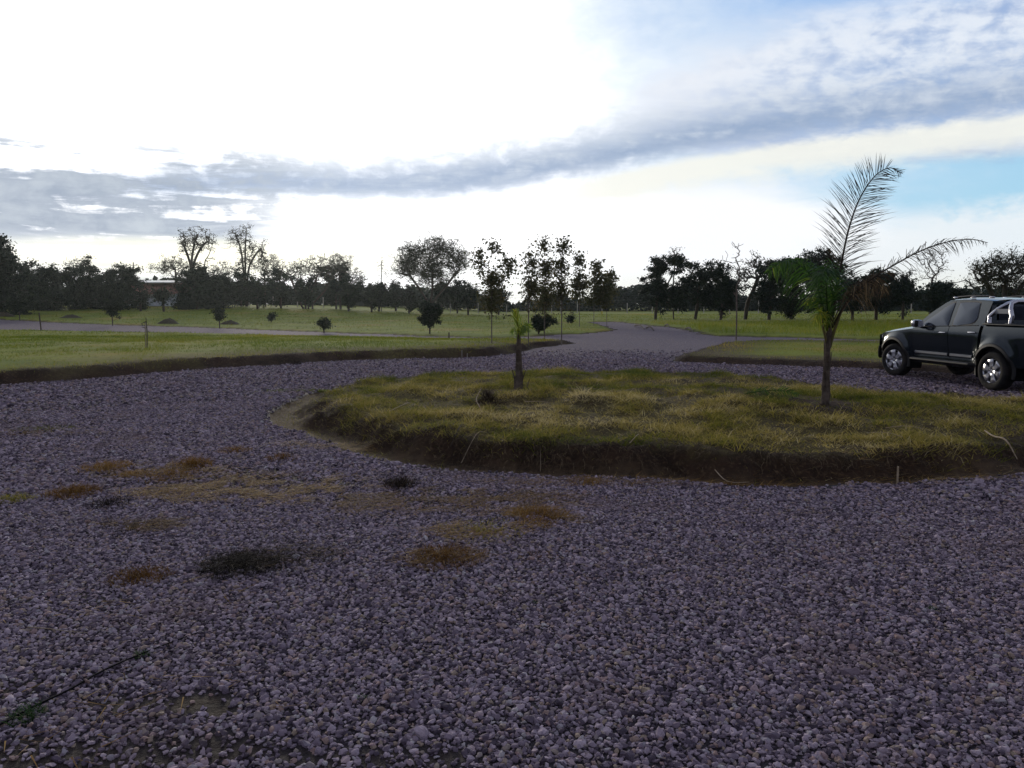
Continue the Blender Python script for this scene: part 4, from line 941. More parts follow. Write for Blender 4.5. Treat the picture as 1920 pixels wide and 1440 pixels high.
# ------------------------------------------------------------------ palms
mat('palm_green', rough=.5, spec=.3, trans=.5, tint=[(0, (.020, .055, .012)), (.4, (.055, .125, .020)), (.75, (.15, .22, .022)), (1, (.36, .36, .04))])
mat('palm_dead', rough=.85, spec=.15, trans=.15, tint=[(0, (.022, .018, .015)), (.5, (.060, .046, .032)), (.8, (.16, .11, .055)), (1, (.30, .22, .11))])
mat('palm_trunk', (.14, .11, .088), rough=.95, var=(.060, .046, .036), vscale=9, bump=.9, bscale=25, spec=.15)
mat('palm_sheath', (.095, .085, .030), rough=.8, var=(.15, .12, .045), vscale=8, bump=.5, spec=.2)
def frond(parent, matn, pts, nleaf, length, g, r=.012, sweep=.75, sag=.35, t0=.18, tm=.4, ts=.15, width=.010, plume=.35, name='frond', tip=.5, side=None, label=None, skip=0.):
    """pts: rachis in local metres; leaflets leave both sides of it, swept towards the tip, sagging at their ends"""
    C = smooth_poly(pts, 8, closed=False); seg = np.linalg.norm(np.diff(C, axis=0), axis=1); s = np.concatenate([[0], np.cumsum(seg)]); s /= s[-1]
    mb = MB(); mb.tube(C, [r * (1 - .8 * t) + .0015 for t in s], 6, tint=tm)
    for k in range(nleaf):
        t = t0 + (1 - t0) * (k + g.random() * .6) / nleaf
        if g.random() < skip: continue
        p = np.array([np.interp(t, s, C[:, i]) for i in range(3)]); q = np.array([np.interp(min(t + .02, 1), s, C[:, i]) for i in range(3)]) - np.array([np.interp(max(t - .02, 0), s, C[:, i]) for i in range(3)])
        q /= np.linalg.norm(q) + 1e-9
        sd_ = np.array(side if side is not None else (1., 0, 0), float); sd_ -= q * (sd_ @ q); sd_ /= np.linalg.norm(sd_) + 1e-9
        nrm = np.cross(sd_, q)
        for sg in (-1, 1):
            L = length * (1 - .55 * max(0, (t - .55) / .45)) * (math.sin(math.pi * min(.12 + .88 * (1 - t) * .9 + .08, 1)) * .6 + .45) * (1 if t < .85 else tip + (1 - tip) * (1 - t) / .15) * g.uniform(.8, 1.12)
            a = sweep * g.normal(1, .12); b = g.normal(0, plume)
            d = q * math.cos(a) + (sd_ * sg * math.cos(b) + nrm * math.sin(b)) * math.sin(a)
            w0 = np.cross(d, nrm + g.normal(0, .4, 3)); w0 /= np.linalg.norm(w0) + 1e-9
            V = []; n = 4
            for i in range(n + 1):
                u = i / n; c = p + d * L * u + np.array([0, 0, -1.]) * sag * L * u * u * g.uniform(.9, 1.1)
                ww = width * (.5 + 1.6 * u * (1 - u)) * (1 - u * .6)
                V += [c - w0 * ww, c + w0 * ww] if i < n else [c]
            F = [(2 * i, 2 * i + 1, 2 * i + 3, 2 * i + 2) for i in range(n - 1)] + [(2 * n - 2, 2 * n - 1, 2 * n)]
            mb.add(V, F, float(np.clip(g.normal(tm, ts), 0, 1)))
    o = mb.build(name, MATS[matn], parent, smooth=True, sharp=180)
    if label: o['label'] = label
    return o
def trunk_part(parent, pts, rad, matn, g, name='trunk', ridges=.18, n=18):
    C = smooth_poly(pts, 6, closed=False); rr = np.interp(np.linspace(0, 1, len(C)), np.linspace(0, 1, len(rad)), rad); vs = []
    for i, (p, r) in enumerate(zip(C, rr)):
        for k in range(n):
            q = 2 * math.pi * k / n
            f = 1 + ridges * (math.sin(q * 4 + i * .25) * .5 + g.normal(0, .35) * .6)
            vs.append((p[0] + r * f * math.cos(q), p[1] + r * f * math.sin(q), p[2]))
    fs = [(i * n + k, i * n + (k + 1) % n, (i + 1) * n + (k + 1) % n, (i + 1) * n + k) for i in range(len(C) - 1) for k in range(n)]
    mb = MB().add(vs, fs + [tuple((len(C) - 1) * n + k for k in range(n))]); return mb.build(name, MATS[matn], parent)

g = np.random.default_rng(40)
PX, PY, PZ = gz(1547, 757, 0, .25); PS = PY
palm = empty('palm_tree', (PX, PY, PZ - .02)); tag(palm, 'tall young palm on the right of the mound with one upright feathery dead frond', 'palm')
def pl(px, py, dy=0.): q = at(px, py, PY + dy); return (q[0] - PX, dy, q[2] - PZ)
trunk_part(palm, [(0, 0, 0), pl(1549, 720), pl(1551, 680), pl(1552, 640), pl(1556, 612)], [.062, .042, .034, .038, .036], 'palm_trunk', g, ridges=.22)
# old leaf bases clasping the trunk
for i, (a, h0, h1, o_) in enumerate([(-2.6, .03, .55, .10), (-.3, .1, .75, .085), (2.2, .2, .9, .08), (-1.4, .35, 1.0, .075), (.6, .55, 1.15, .075)]):
    mb = MB(); c, s = math.cos(a), math.sin(a)
    mb.tube([(c * o_ * .5, s * o_ * .5, h0), (c * o_ * .36, s * o_ * .36, (h0 + h1) / 2), (c * o_ * .7, s * o_ * .7, h1)], [.026, .015, .004], 7); mb.build('leaf_base', MATS['palm_trunk'], palm)
for i, (b0, tx, ty, dy, r) in enumerate([((1552, 650), 1538, 585, -.08, .020), ((1556, 650), 1572, 590, .05, .020), ((1554, 645), 1560, 580, -.04, .020), ((1551, 640), 1530, 560, .06, .022), ((1556, 640), 1580, 575, -.06, .026), ((1554, 640), 1556, 560, .05, .026)]):
    mb = MB(); mb.tube([pl(*b0), pl((b0[0] + tx) / 2, (b0[1] + ty) / 2, dy * .4), pl(tx, ty, dy)], [r, r * .8, r * .35], 8); mb.build('petiole', MATS['palm_sheath'], palm)
# the big upright frond, nearly dead
frond(palm, 'palm_dead', [pl(1558, 615), pl(1566, 560, .04), pl(1578, 490, .06), pl(1592, 425, .08), pl(1612, 370, .06), pl(1640, 328, .02), pl(1668, 312, -.03), pl(1690, 322, -.08)], 118, .58, g, .018, sweep=.92, sag=.10, t0=.10, tm=.25, ts=.14, width=.0065, plume=.3, tip=.35, label='upright dark dead frond curling over at its tip')
# arching dry frond to the right
frond(palm, 'palm_dead', [pl(1560, 612), pl(1590, 560, -.1), pl(1632, 522, -.2), pl(1680, 492, -.26), pl(1730, 466, -.3), pl(1780, 450, -.33), pl(1820, 446, -.36), pl(1852, 452, -.4)], 100, .25, g, .014, sweep=.95, sag=.45, t0=.22, tm=.42, ts=.2, width=.006, plume=1.4, label='long arching dry frond reaching to the right', skip=.12)
# brown broken frond hanging down
frond(palm, 'palm_dead', [pl(1560, 612), pl(1590, 565, .12), pl(1618, 528, .2), pl(1640, 516, .25), pl(1654, 525, .3), pl(1660, 545, .34)], 44, .30, g, .009, sweep=1.1, sag=1.2, t0=.38, tm=.66, ts=.2, width=.0085, plume=.6, label='brown broken frond hanging beside the trunk')
frond(palm, 'palm_dead', [pl(1560, 605), pl(1582, 560, -.2), pl(1606, 532, -.35), pl(1628, 528, -.45), pl(1642, 545, -.5)], 28, .22, g, .007, sweep=1.1, sag=1.2, t0=.4, tm=.6, ts=.2, width=.0075, plume=.6, label='short brown frond hanging beside the trunk')
# green fronds
frond(palm, 'palm_green', [pl(1552, 612), pl(1540, 560, -.15), pl(1522, 516, -.3), pl(1492, 490, -.42), pl(1462, 490, -.5), pl(1438, 508, -.55)], 60, .34, g, .012, sweep=1.0, sag=.8, t0=.22, tm=.28, ts=.16, width=.011, plume=.5, label='green frond arching to the left')
frond(palm, 'palm_green', [pl(1552, 612), pl(1545, 560, .15), pl(1535, 515, .35), pl(1512, 488, .55), pl(1480, 485, .75), pl(1455, 505, .9)], 56, .34, g, .011, sweep=1.0, sag=.8, t0=.22, tm=.22, ts=.16, width=.011, plume=.5, label='dark green frond arching to the left behind the first')
frond(palm, 'palm_green', [pl(1554, 612), pl(1550, 550, -.25), pl(1552, 510, -.6), pl(1548, 500, -.95), pl(1540, 520, -1.25)], 60, .40, g, .013, sweep=.95, sag=.7, t0=.2, tm=.12, ts=.12, width=.012, plume=.5, label='dark green frond arching towards the viewer')
frond(palm, 'palm_green', [pl(1555, 612), pl(1560, 560, .2), pl(1562, 515, .45), pl(1560, 490, .8), pl(1556, 490, 1.2)], 56, .40, g, .013, sweep=.9, sag=.6, t0=.15, tm=.2, ts=.14, width=.012, plume=.5, label='dark green frond leaning away from the viewer')
frond(palm, 'palm_green', [pl(1551, 618), pl(1540, 590, -.06), pl(1530, 565, -.1), pl(1521, 555, -.14), pl(1512, 566, -.2)], 30, .20, g, .009, sweep=.8, sag=.7, t0=.2, tm=.7, ts=.2, width=.009, plume=.5, label='small yellow green frond low on the left')
frond(palm, 'palm_green', [pl(1553, 622), pl(1550, 600, -.1), pl(1545, 585, -.2), pl(1535, 585, -.32), pl(1526, 600, -.42)], 30, .20, g, .009, sweep=.8, sag=.8, t0=.15, tm=.85, ts=.15, width=.010, plume=.6, label='yellow green sprout drooping at the top of the trunk')
frond(palm, 'palm_green', [pl(1553, 615), pl(1556, 580, -.05), pl(1565, 545, -.1), pl(1572, 520, -.12)], 34, .34, g, .010, sweep=.55, sag=.4, t0=.1, tm=.3, ts=.2, width=.011, plume=.6, label='short upright green frond in the middle')
# grass skirt
QX, QY, QZ = gz(972, 733, 0, .25)
sp_ = empty('small_palm', (QX, QY, QZ - .02)); tag(sp_, 'small palm on the mound, rough brown trunk topped by yellow green leaves', 'palm')
def ql(px, py, dy=0.): q = at(px, py, QY + dy); return (q[0] - QX, dy, q[2] - QZ)
trunk_part(sp_, [(0, 0, 0), ql(973, 710), ql(974, 680), ql(974, 650), ql(973, 622)], [.078, .058, .040, .030, .022], 'palm_trunk', g, ridges=.25)
for a, h0, h1, o_, oo in [(3.0, .0, .40, .10, .15), (-.2, .0, .36, .10, .16), (-1.5, .05, .5, .09, .10), (1.4, .1, .6, .08, .09), (2.5, .3, .75, .06, .07), (-.6, .35, .8, .055, .06), (-2.2, .45, .9, .05, .05)]:
    mb = MB(); c, s = math.cos(a), math.sin(a)
    mb.tube([(c * o_ * .5, s * o_ * .5, h0), (c * o_ * .55, s * o_ * .55, (h0 + h1) / 2), (c * oo * .75, s * oo * .75, h1)], [.028, .018, .004], 7); mb.build('leaf_base', MATS['palm_trunk'], sp_)
mb = MB(); mb.tube([ql(985, 733, -.05), ql(990, 718, -.06), ql(993, 708, -.07)], [.014, .010, .004], 6); mb.build('leaf_base', MATS['palm_trunk'], sp_)
frond(sp_, 'palm_green', [ql(973, 632), ql(972, 612, -.02), ql(969, 596, -.04), ql(966, 580, -.05)], 16, .22, g, .010, sweep=.35, sag=.05, t0=.1, tm=.85, ts=.12, width=.011, plume=.4, label='upright yellow green spear leaf')
frond(sp_, 'palm_green', [ql(973, 636), ql(978, 615, .02), ql(986, 604, .04), ql(993, 612, .06)], 20, .20, g, .009, sweep=.8, sag=.7, t0=.2, tm=.7, ts=.15, width=.009, plume=.5)
frond(sp_, 'palm_green', [ql(973, 636), ql(977, 618, -.1), ql(982, 608, -.2), ql(988, 616, -.32)], 20, .18, g, .009, sweep=.8, sag=.8, t0=.2, tm=.6, ts=.15, width=.009, plume=.5)
frond(sp_, 'palm_green', [ql(972, 640), ql(968, 622, .05), ql(963, 612, .1), ql(958, 622, .16)], 14, .10, g, .007, sweep=.7, sag=.8, t0=.2, tm=.65, ts=.15, width=.008, plume=.4)

# ------------------------------------------------------------------ house, fence, posts
mat('white_wall', (.70, .74, .80), rough=.85, var=(.42, .47, .54), vscale=1.2, bump=.1, spec=.2)
mat('brown_roof', (.26, .12, .085), rough=.85, var=(.18, .09, .07), vscale=2.5, spec=.2)
mat('metal_roof', (.62, .64, .66), rough=.38, metal=.6, var=(.5, .5, .52), vscale=2)
mat('dark_opening', (.02, .02, .022), rough=.6)
mat('concrete', (.42, .40, .36), rough=.9, var=(.30, .28, .25), vscale=6, spec=.2)
mat('wire', (.16, .155, .15), rough=.5, metal=.7)
mat('old_wood', (.060, .045, .036), rough=.95, var=(.10, .08, .065), vscale=12, spec=.15)
D = 128
hx = M(300 - 960, D); hs = empty('house', (hx, D, hz(hx, D))); tag(hs, 'long low house with white wall and brown roof among the trees at far left', 'house')
fz = lambda yy: CAMH - (yy - HORIZ) * D / FPX - hz(hx, D)
x0, x1 = M(250 - 300, D), M(348 - 300, D); zt = fz(551.5)
MB().box(((x0 + x1) / 2, 0, zt / 2), (x1 - x0, 7, zt)).build('wall', MATS['white_wall'], hs, smooth=False)
def roof(name, xa, xb, z0, z1, y0, y1, th, m_):
    mb = MB(); ym = (y0 + y1) / 2
    P = [(xa, y0, z0), (xb, y0, z0), (xb, ym, z1), (xa, ym, z1), (xa, y1, z0), (xb, y1, z0)]; Q = [(a, b, c - th) for a, b, c in P]
    mb.add(P + Q, [(0, 1, 2, 3), (3, 2, 5, 4), (7, 6, 9, 8), (8, 9, 10, 11), (0, 6, 7, 1), (4, 5, 11, 10), (0, 3, 9, 6), (3, 4, 10, 9), (1, 7, 8, 2), (2, 8, 11, 5)]); return mb.build(name, m_, hs, smooth=False)
roof('roof', x0 - .5, x1 + .5, zt + .02, fz(531), -4.3, 6.5, .12, MATS['brown_roof'])
roof('ridge_sheet', M(270 - 300, D), M(334 - 300, D), fz(530), fz(526), -1.0, 3.2, .10, MATS['metal_roof'])
for xc, w, h in ((M(262 - 300, D), 1.2, 1.0), (M(292 - 300, D), .9, 1.9), (M(322 - 300, D), 1.2, 1.0)):
    wz = 1.35 if h < 1.5 else .95
    f = MB().box((xc, -3.52, wz), (w, .06, h)).build('window' if h < 1.5 else 'door', MATS['concrete'], hs, smooth=False)
    MB().box((xc, -3.56, wz), (w - .16, .04, h - .16)).build('pane' if h < 1.5 else 'panel', MATS['dark_opening'], f, smooth=False)
# wire fence along the back of the field
FD = 132
fx0, fx1 = M(300 - 960, FD), M(1720 - 960, FD)
fence = empty('wire_fence', (fx0, FD, hz(fx0, FD))); tag(fence, 'wire fence on slim whitish concrete posts along the back of the fields', 'fence')
posts = [345, 380, 416, 470, 515, 560, 608, 655, 700, 745, 795, 845, 897, 950, 992, 1034, 1082, 1128, 1175, 1222, 1270, 1318, 1366, 1420, 1468, 1520, 1566, 1612, 1660, 1705]
pm = MB().box((0, 0, .95), (.15, .12, 2.05)).build('post', MATS['concrete'], fence, smooth=False, bevel=.02)
for i, p in enumerate(posts):
    o = pm if i == 0 else pm.copy()
    if i: COL.objects.link(o); o.parent = fence
    xx_ = M(p - 960, FD); o.location = (xx_ - fx0, 0, hz(xx_, FD) - fence.location.z); o.scale = (1, 1, 1 + .12 * ((i * 7) % 3 - 1))
for h in (.5, .9, 1.3, 1.7):
    MB().tube([(M(p - 960, FD) - fx0, -.09, h + .02 * math.sin(p)) for p in posts], .008, 4).build('wire', MATS['wire'], fence)
def post(name, label, px, ytop, yb, w, matn, group=None, d=None, lean=0., cat='post', arm=None):
    d = d or CAMH * FPX / (yb - HORIZ) * .95; x = M(px - 960, d); z = hz(x, d); h = CAMH - (ytop - HORIZ) / FPX * d - z
    root = MB().tube([(0, 0, -.05), (lean * .5, 0, h * .5), (lean, 0, h)], [w, w * .95, w * .85], 8).build(name, MATS[matn], None); root.location = (x, d, z)
    if arm:
        MB().box((lean, 0, h * .93), (arm, .1, .12)).build('crossarm', MATS[matn], root, smooth=False)
        for s in (-1, 0, 1): MB().tube([(lean + s * arm * .42, 0, h * .93 + .06), (lean + s * arm * .42, 0, h * .93 + .22)], .05, 6).build('insulator', MATS['concrete'], root)
    return tag(root, label, cat, group)
post('wooden_stake', 'short dark leaning stake by the side road near the left edge', 79, 586, 612, .05, 'old_wood', lean=-.08)
post('wooden_stake', 'small dark stake at the edge of the side road left of the saplings', 842, 623, 634, .035, 'old_wood')
post('wooden_stake', 'cane tied to the thin sapling on the left verge', 273, 604, 667, .016, 'dead_wood', d=24.4, lean=.02)
post('wooden_stake', 'tiny pale peg on the edge of the left verge', 876, 662, 672, .009, 'concrete')
post('wooden_stake', 'second tiny pale peg left of the first on the verge edge', 866, 656, 664, .010, 'concrete')
post('wooden_stake', 'pale peg lying in the ditch in front of the mound at right', 1696, 878, 888, .010, 'pale_stick')
post('utility_pole', 'distant utility pole rising between the trees and the house', 257.5, 493, 590, .14, 'old_wood', d=190, cat='utility pole', arm=1.6)
post('utility_pole', 'slim pale pole standing among the saplings above the fence', 1051, 560, 592, .07, 'concrete', d=125, cat='pole')
post('fence_post', 'white curved top post in the field below the tall wispy tree', 424, 566, 590, .07, 'white_wall', d=118)
post('marker_post', 'yellow marker post at the fence behind the fork', 1128, 583, 592, .09, 'yellow' if MATS.setdefault('yellow', mat('yellow', (.55, .42, .03), .6)) else '', d=118)
# broken branches lying on the far road
for i, (pa, pb, lb) in enumerate([((1190, 612), (1208, 618), 'dark branch lying on the far end of the gravel road'), ((1212, 616), (1226, 621), 'short dark branch right of the first on the far road'), ((1285, 618), (1300, 624), 'dark branch at the right edge of the far road'), ((1246, 612), (1256, 615), 'small twig heap on the far right side of the road')]):
    a = gz(*pa, .05); b = gz(*pb, .05); m_ = [(a[i_] + b[i_]) / 2 for i_ in range(3)]; m_[2] += .16
    stick('fallen_branch', lb, [a, tuple(m_), b], [.05, .06, .03], 'bark', 'branch', group='branches lying on the far road')
# fallen palm leaf on the mound behind the tall palm
fx, fy, fz_ = gz(1440, 742, .02, .3)
lf = frond(None, 'palm_green', [(-.35, 0, .04), (-.1, .02, .08), (.2, .03, .09), (.45, 0, .03)], 34, .18, np.random.default_rng(3), .008, sweep=.8, sag=.25, t0=.05, tm=.3, width=.008, plume=.5, name='fallen_palm_leaf')
lf.location = (fx, fy, fz_); tag(lf, 'green cut palm leaf lying on the mound left of the tall palm', 'palm leaf')
# ------------------------------------------------------------------ pickup
mat('truck_paint', (.005, .010, .013), rough=.14, metal=.0, spec=.60, coat=.0)
mat('black_trim', (.010, .010, .011), rough=.55, spec=.4)
mat('tyre', (.011, .011, .012), rough=.85, var=(.026, .023, .020), vscale=5, bump=.2, spec=.25)
mat('alloy', (.55, .56, .58), rough=.28, metal=.85)
mat('chrome', (.48, .48, .52), rough=.18, metal=1.)
mat('brushed_plate', (.22, .23, .26), rough=.35, metal=.8)
mat('car_glass', (.010, .014, .020), rough=.03, spec=.62)
MATS['car_glass'].node_tree.nodes['Principled BSDF'].inputs['Specular Tint'].default_value = (.62, .74, 1., 1)
TPN = MATS['truck_paint'].node_tree.nodes['Principled BSDF']; TPN.inputs['Specular Tint'].default_value = (.80, .90, 1., 1)
mat('lamp_glass', (.62, .66, .70), rough=.06, spec=.9, coat=1.)
mat('red_lamp', (.30, .012, .010), rough=.12, coat=1.)
mat('well', (.006, .006, .007), rough=.95, spec=.1)
TP = MATS['truck_paint']
AX = 1.55; WR = .375; AR = .475                    # half wheelbase, wheel radius, arch radius
def belt(x): return float(np.interp(x, [-1.25, -1., .5, .95, 1.3, 2.0, 2.42], [1.235, 1.225, 1.165, 1.13, 1.09, 1.00, .93]))
def arch(x):
    z = .47
    for c in (-AX, AX):
        if abs(x - c) < AR: z = max(z, WR + math.sqrt(AR * AR - (x - c) ** 2) * 1.0)
    return z
def side_y(x, z):
    y = .915
    if x > 1.9: y -= .36 * ((x - 1.9) / .55) ** 2
    if x < -2.5: y -= .06 * ((x + 2.5) / .4) ** 2
    y -= .075 * max(0, (z - .92)) ** 1.0 / .35 * max(0, (z - .92)) / .35      # tumblehome above the shoulder
    y -= .13 * max(0, 1.04 - z) * (1 if abs(abs(x) - AX) > .55 or z < .6 else .6) + .05 * (max(0, .70 - z) / .3) ** 1.5    # tuck under
    y -= .012 * math.exp(-((z - .66) / .05) ** 2) * (1 if -1.0 < x < .95 else 0)  # door hollow
    for c in (-AX, AX):
        r = math.hypot(x - c, z - WR)
        y += .050 * math.exp(-(max(0, r - AR) / .13) ** 2)                        # flares
    return y
def zgrid(zb, zt, n): return [zb + (zt - zb) * k / n for k in range(n + 1)]
truck = empty('pickup_truck', (0, 0, 0)); tag(truck, 'dark green double cab pickup with chrome sports bar parked on the gravel at right', 'pickup truck')
def side_panel(name, xs, top, sgn, bottom=arch, rows=16, parent=None, m_=TP, off=0., rim=.05):
    V = []; F = []; n = rows + 3
    for x in xs:
        zb, zt = bottom(x), top(x); col = [(x, z) for z in zgrid(zb, zt, rows)]
        V.append((x, sgn * (side_y(x, zb) - rim + off), zb + .005))
        V += [(x, sgn * (side_y(x, z) + off), z) for x, z in col]
        V.append((x, sgn * (side_y(x, zt) - rim + off), zt - .003))
    for i in range(len(xs) - 1):
        for j in range(n - 1):
            q = (i * n + j, (i + 1) * n + j, (i + 1) * n + j + 1, i * n + j + 1); F.append(q if sgn < 0 else q[::-1])
    # end flanges
    for i0, d_ in ((0, 1), (len(xs) - 1, -1)):
        b = len(V); 
        for j in range(1, n - 1): q = V[i0 * n + j]; V.append((q[0] + .004 * d_, q[1] - sgn * rim, q[2]))
        for j in range(n - 3): F.append((i0 * n + 1 + j, i0 * n + 2 + j, b + j + 1, b + j))
    return MB().add(V, F).build(name, m_, parent or truck, sharp=30)
def xr_(a, b, st=.04):
    n = max(2, int(round((b - a) / st))); xs = [a + (b - a) * k / n for k in range(n + 1)]
    for c in (-AX, AX):
        for s in (-1, 1):
            for e in (0., .004, .015, .03):
                q = c + s * (AR - e)
                if a < q < b: xs.append(q)
    return sorted(set(round(q, 4) for q in xs))
GAP = .008
roofz = lambda x: float(np.interp(x, [-1.22, -.9, -.4, 0.05, .2], [1.735, 1.765, 1.785, 1.755, 1.72]))
def cab_y(x, z):                                   # side of the glasshouse, leaning inwards
    zb = belt(x); y0 = side_y(x, zb); t = max(0., (z - zb)); return y0 - .30 * t - .12 * t * t
for sgn in (1, -1):
    fd = side_panel('front_door', xr_(-.24 + GAP, .93, .06), belt, sgn, parent=truck)
    rd = side_panel('rear_door', xr_(-1.12, -.24 - GAP, .05), belt, sgn, parent=truck)
    MB().tube([(.02, sgn * (side_y(-.05, 1.05) + .022), 1.055), (-.08, sgn * (side_y(-.05, 1.05) + .032), 1.060), (-.20, sgn * (side_y(-.2, 1.05) + .022), 1.062)], [.012, .016, .012], 8).build('handle', MATS['chrome'], fd)
    MB().tube([(-.86, sgn * (side_y(-.95, 1.09) + .022), 1.088), (-.95, sgn * (side_y(-.95, 1.09) + .032), 1.092), (-1.06, sgn * (side_y(-1.05, 1.09) + .022), 1.092)], [.012, .016, .012], 8).build('handle', MATS['chrome'], rd)
    for nm, par, xa, xb in (('side_moulding', fd, -.2, .86), ('side_moulding', rd, -.93, -.28)):
        mb = MB(); mb.grid(lambda u, v: (u, sgn * (side_y(u, .60) + (.022 if v in (1, 2) else 0.)), .575 + [0, .012, .05, .062][v]), np.linspace(xa, xb, 10), [0, 1, 2, 3]); mb.build(nm, MATS['brushed_plate'], par)
    side_panel('front_fender', xr_(.93 + GAP, 2.28, .05), lambda x: belt(x) - .02, sgn)
    side_panel('bed_side', xr_(-2.88, -1.21, .05), lambda x: 1.255, sgn, rows=20)
    # rocker, arch lip, running board
    side_panel('rocker', xr_(-1.04, 1.06, .1), lambda x: .468, sgn, bottom=lambda x: .36, rows=3, m_=MATS['black_trim'], off=-.03)
    for c in (-AX, AX):
        q0, q1 = R(-14), R(194); P = []
        mb = MB(); rr = [(0., 0.), (.0, .022), (.045, .018), (.06, -.004)]
        def lip(u, v, c=c, sgn=sgn): r_, o_ = rr[v]; x = c + (AR - .004 + r_) * math.cos(u); z = WR + (AR - .004 + r_) * math.sin(u); return (x, sgn * (side_y(x, max(z, .47)) + o_ - (.05 if v == 0 else 0)), z)
        mb.grid(lip, np.linspace(q0, q1, 40), [0, 1, 2, 3]); mb.build('arch_trim', MATS['black_trim'], truck)
        # inner wheel well
        mb = MB(); mb.grid(lambda u, v, c=c, sgn=sgn: (c + (AR + .0) * math.cos(u), sgn * v, WR + AR * math.sin(u)), np.linspace(R(-20), R(200), 26), [.52, .88]); mb.add([(c + AR * math.cos(u), sgn * .52, WR + AR * math.sin(u)) for u in np.linspace(R(-20), R(200), 26)], [tuple(range(26))]); mb.build('wheel_well', MATS['well'], truck)
    mb = MB()
    prof = [(.80, .425), (.93, .425), (.955, .44), (.955, .465), (.93, .478), (.80, .478)]
    V = []
    for x in (-1.02, -.94, .90, 1.02):
        k = 1 if -.98 < x < .96 else .0
        V += [(x, sgn * (.80 + (y - .80) * (.35 + .65 * k)), z) for y, z in prof]
    F = [(i * 6 + j, (i + 1) * 6 + j, (i + 1) * 6 + (j + 1) % 6, i * 6 + (j + 1) % 6) for i in range(3) for j in range(6)] + [tuple(range(6)), tuple(range(18, 24))]
    mb.add(V, F); mb.build('running_board', MATS['black_trim'], truck, smooth=False, bevel=.008)
    MB().box((-.02, sgn * .905, .4795), (1.75, .07, .004)).build('tread_strip', MATS['brushed_plate'], truck, smooth=False)
    # glasshouse side: pillars and roof rail as one skin, glass on it
    mb = MB(); xs = np.linspace(-1.20, .86, 44)
    def top_edge(x):                                # roof edge, falling down the A pillar
        return float(np.interp(x, [-1.20, -1.12, -.4, -.05, .12, .5, .86], [1.70, 1.725, 1.748, 1.735, 1.69, 1.455, 1.165]))
    def skin(u, v):
        z = belt(u) + (top_edge(u) - belt(u)) * v; return (u, sgn * cab_y(u, z), z)
    mb.grid(skin, xs, np.linspace(0, 1, 9)); mb.build('cab_side', TP, truck, sharp=60)
    def pane(name, poly, m_, off, par, th=0.):
        n = len(poly); P = [(x, sgn * (cab_y(x, z) + off), z) for x, z in poly]; cx = sum(p[0] for p in poly) / n; cz = sum(p[1] for p in poly) / n
        V = P + [(x, sgn * (cab_y(x, z) + off - .012), z) for x, z in [(cx + (p[0] - cx) * 1.02, cz + (p[1] - cz) * 1.03) for p in poly]]
        # fan in a grid so that it follows the curved skin
        V.append((cx, sgn * (cab_y(cx, cz) + off + (.022 if m_ is MATS['car_glass'] else 0)), cz))
        F = [(i, (i + 1) % n, 2 * n) for i in range(n)] + [(i, (i + 1) % n, n + (i + 1) % n, n + i) for i in range(n)]
        return MB().add(V, F).build(name, m_, par, sharp=25)
    fw = smooth_poly([(.70, 1.165), (.30, 1.430), (-.01, 1.640), (-.12, 1.672), (-.155, 1.655), (-.175, 1.45), (-.19, 1.215), (-.14, 1.195), (.40, 1.180)], 2)
    rw = smooth_poly([(-.335, 1.225), (-.325, 1.45), (-.315, 1.66), (-.34, 1.682), (-.62, 1.690), (-.86, 1.675), (-.895, 1.62), (-.955, 1.40), (-.93, 1.32), (-.84, 1.262), (-.60, 1.235)], 2)
    for nm, po, par in (('window', fw, fd), ('window', rw, rd)):
        cx, cz = po.mean(0); big = [(cx + (a - cx) * 1.07 , cz + (b - cz) * 1.10) for a, b in po]
        fr = pane('window_frame', big, MATS['black_trim'], .004, par); pane('glass', [tuple(p) for p in po], MATS['car_glass'], .010, fr)
    # chrome line under the glass
    MB().tube([(x, sgn * (cab_y(x, belt(x)) + .006), belt(x) + .008) for x in np.linspace(-1.05, .70, 12)], .007, 6).build('belt_trim', MATS['black_trim'], truck)
    # mirror
    mx, my, mz = .60, side_y(.6, 1.13), 1.20
    mi = MB()
    V = []
    for k, (dx, s_) in enumerate([(.10, .25), (.075, .8), (.02, 1.), (-.05, .97), (-.07, .88)]):
        for q in range(12):
            a = 2 * math.pi * q / 12; V.append((mx + dx + .02 * math.cos(a), sgn * (my + .135 + .105 * s_ * (abs(math.cos(a)) ** .6 * (1 if math.cos(a) > 0 else -1))), mz + .03 + .085 * s_ * (abs(math.sin(a)) ** .6 * (1 if math.sin(a) > 0 else -1))))
    mi.add(V, [(i * 12 + j, (i + 1) * 12 + j, (i + 1) * 12 + (j + 1) % 12, i * 12 + (j + 1) % 12) for i in range(4) for j in range(12)] + [tuple(range(12)), tuple(range(48, 60))])
    mo = mi.build('mirror', MATS['chrome'], fd); MB().tube([(mx + .02, sgn * (my - .02), mz - .06), (mx + .02, sgn * (my + .06), mz - .03)], .025, 8).build('mirror_arm', MATS['black_trim'], mo)
    MB().box((mx - .052, sgn * (my + .135), mz + .03), (.03, .19, .145)).build('mirror_back', MATS['black_trim'], mo, bevel=.015)
    # roof rail with silver feet
    MB().tube([(x, sgn * .57, z) for x, z in ((.02, 1.775), (-.05, 1.80), (-.5, 1.822), (-.95, 1.81), (-1.05, 1.785))], .014, 8).build('roof_rail', MATS['black_trim'], truck)
    for x in (.02, -.5, -1.02): MB().box((x, sgn * .57, 1.785), (.13, .035, .035)).build('rail_foot', MATS['chrome'], truck, bevel=.01)
    # headlamp wrapping round the corner
    mb = MB()
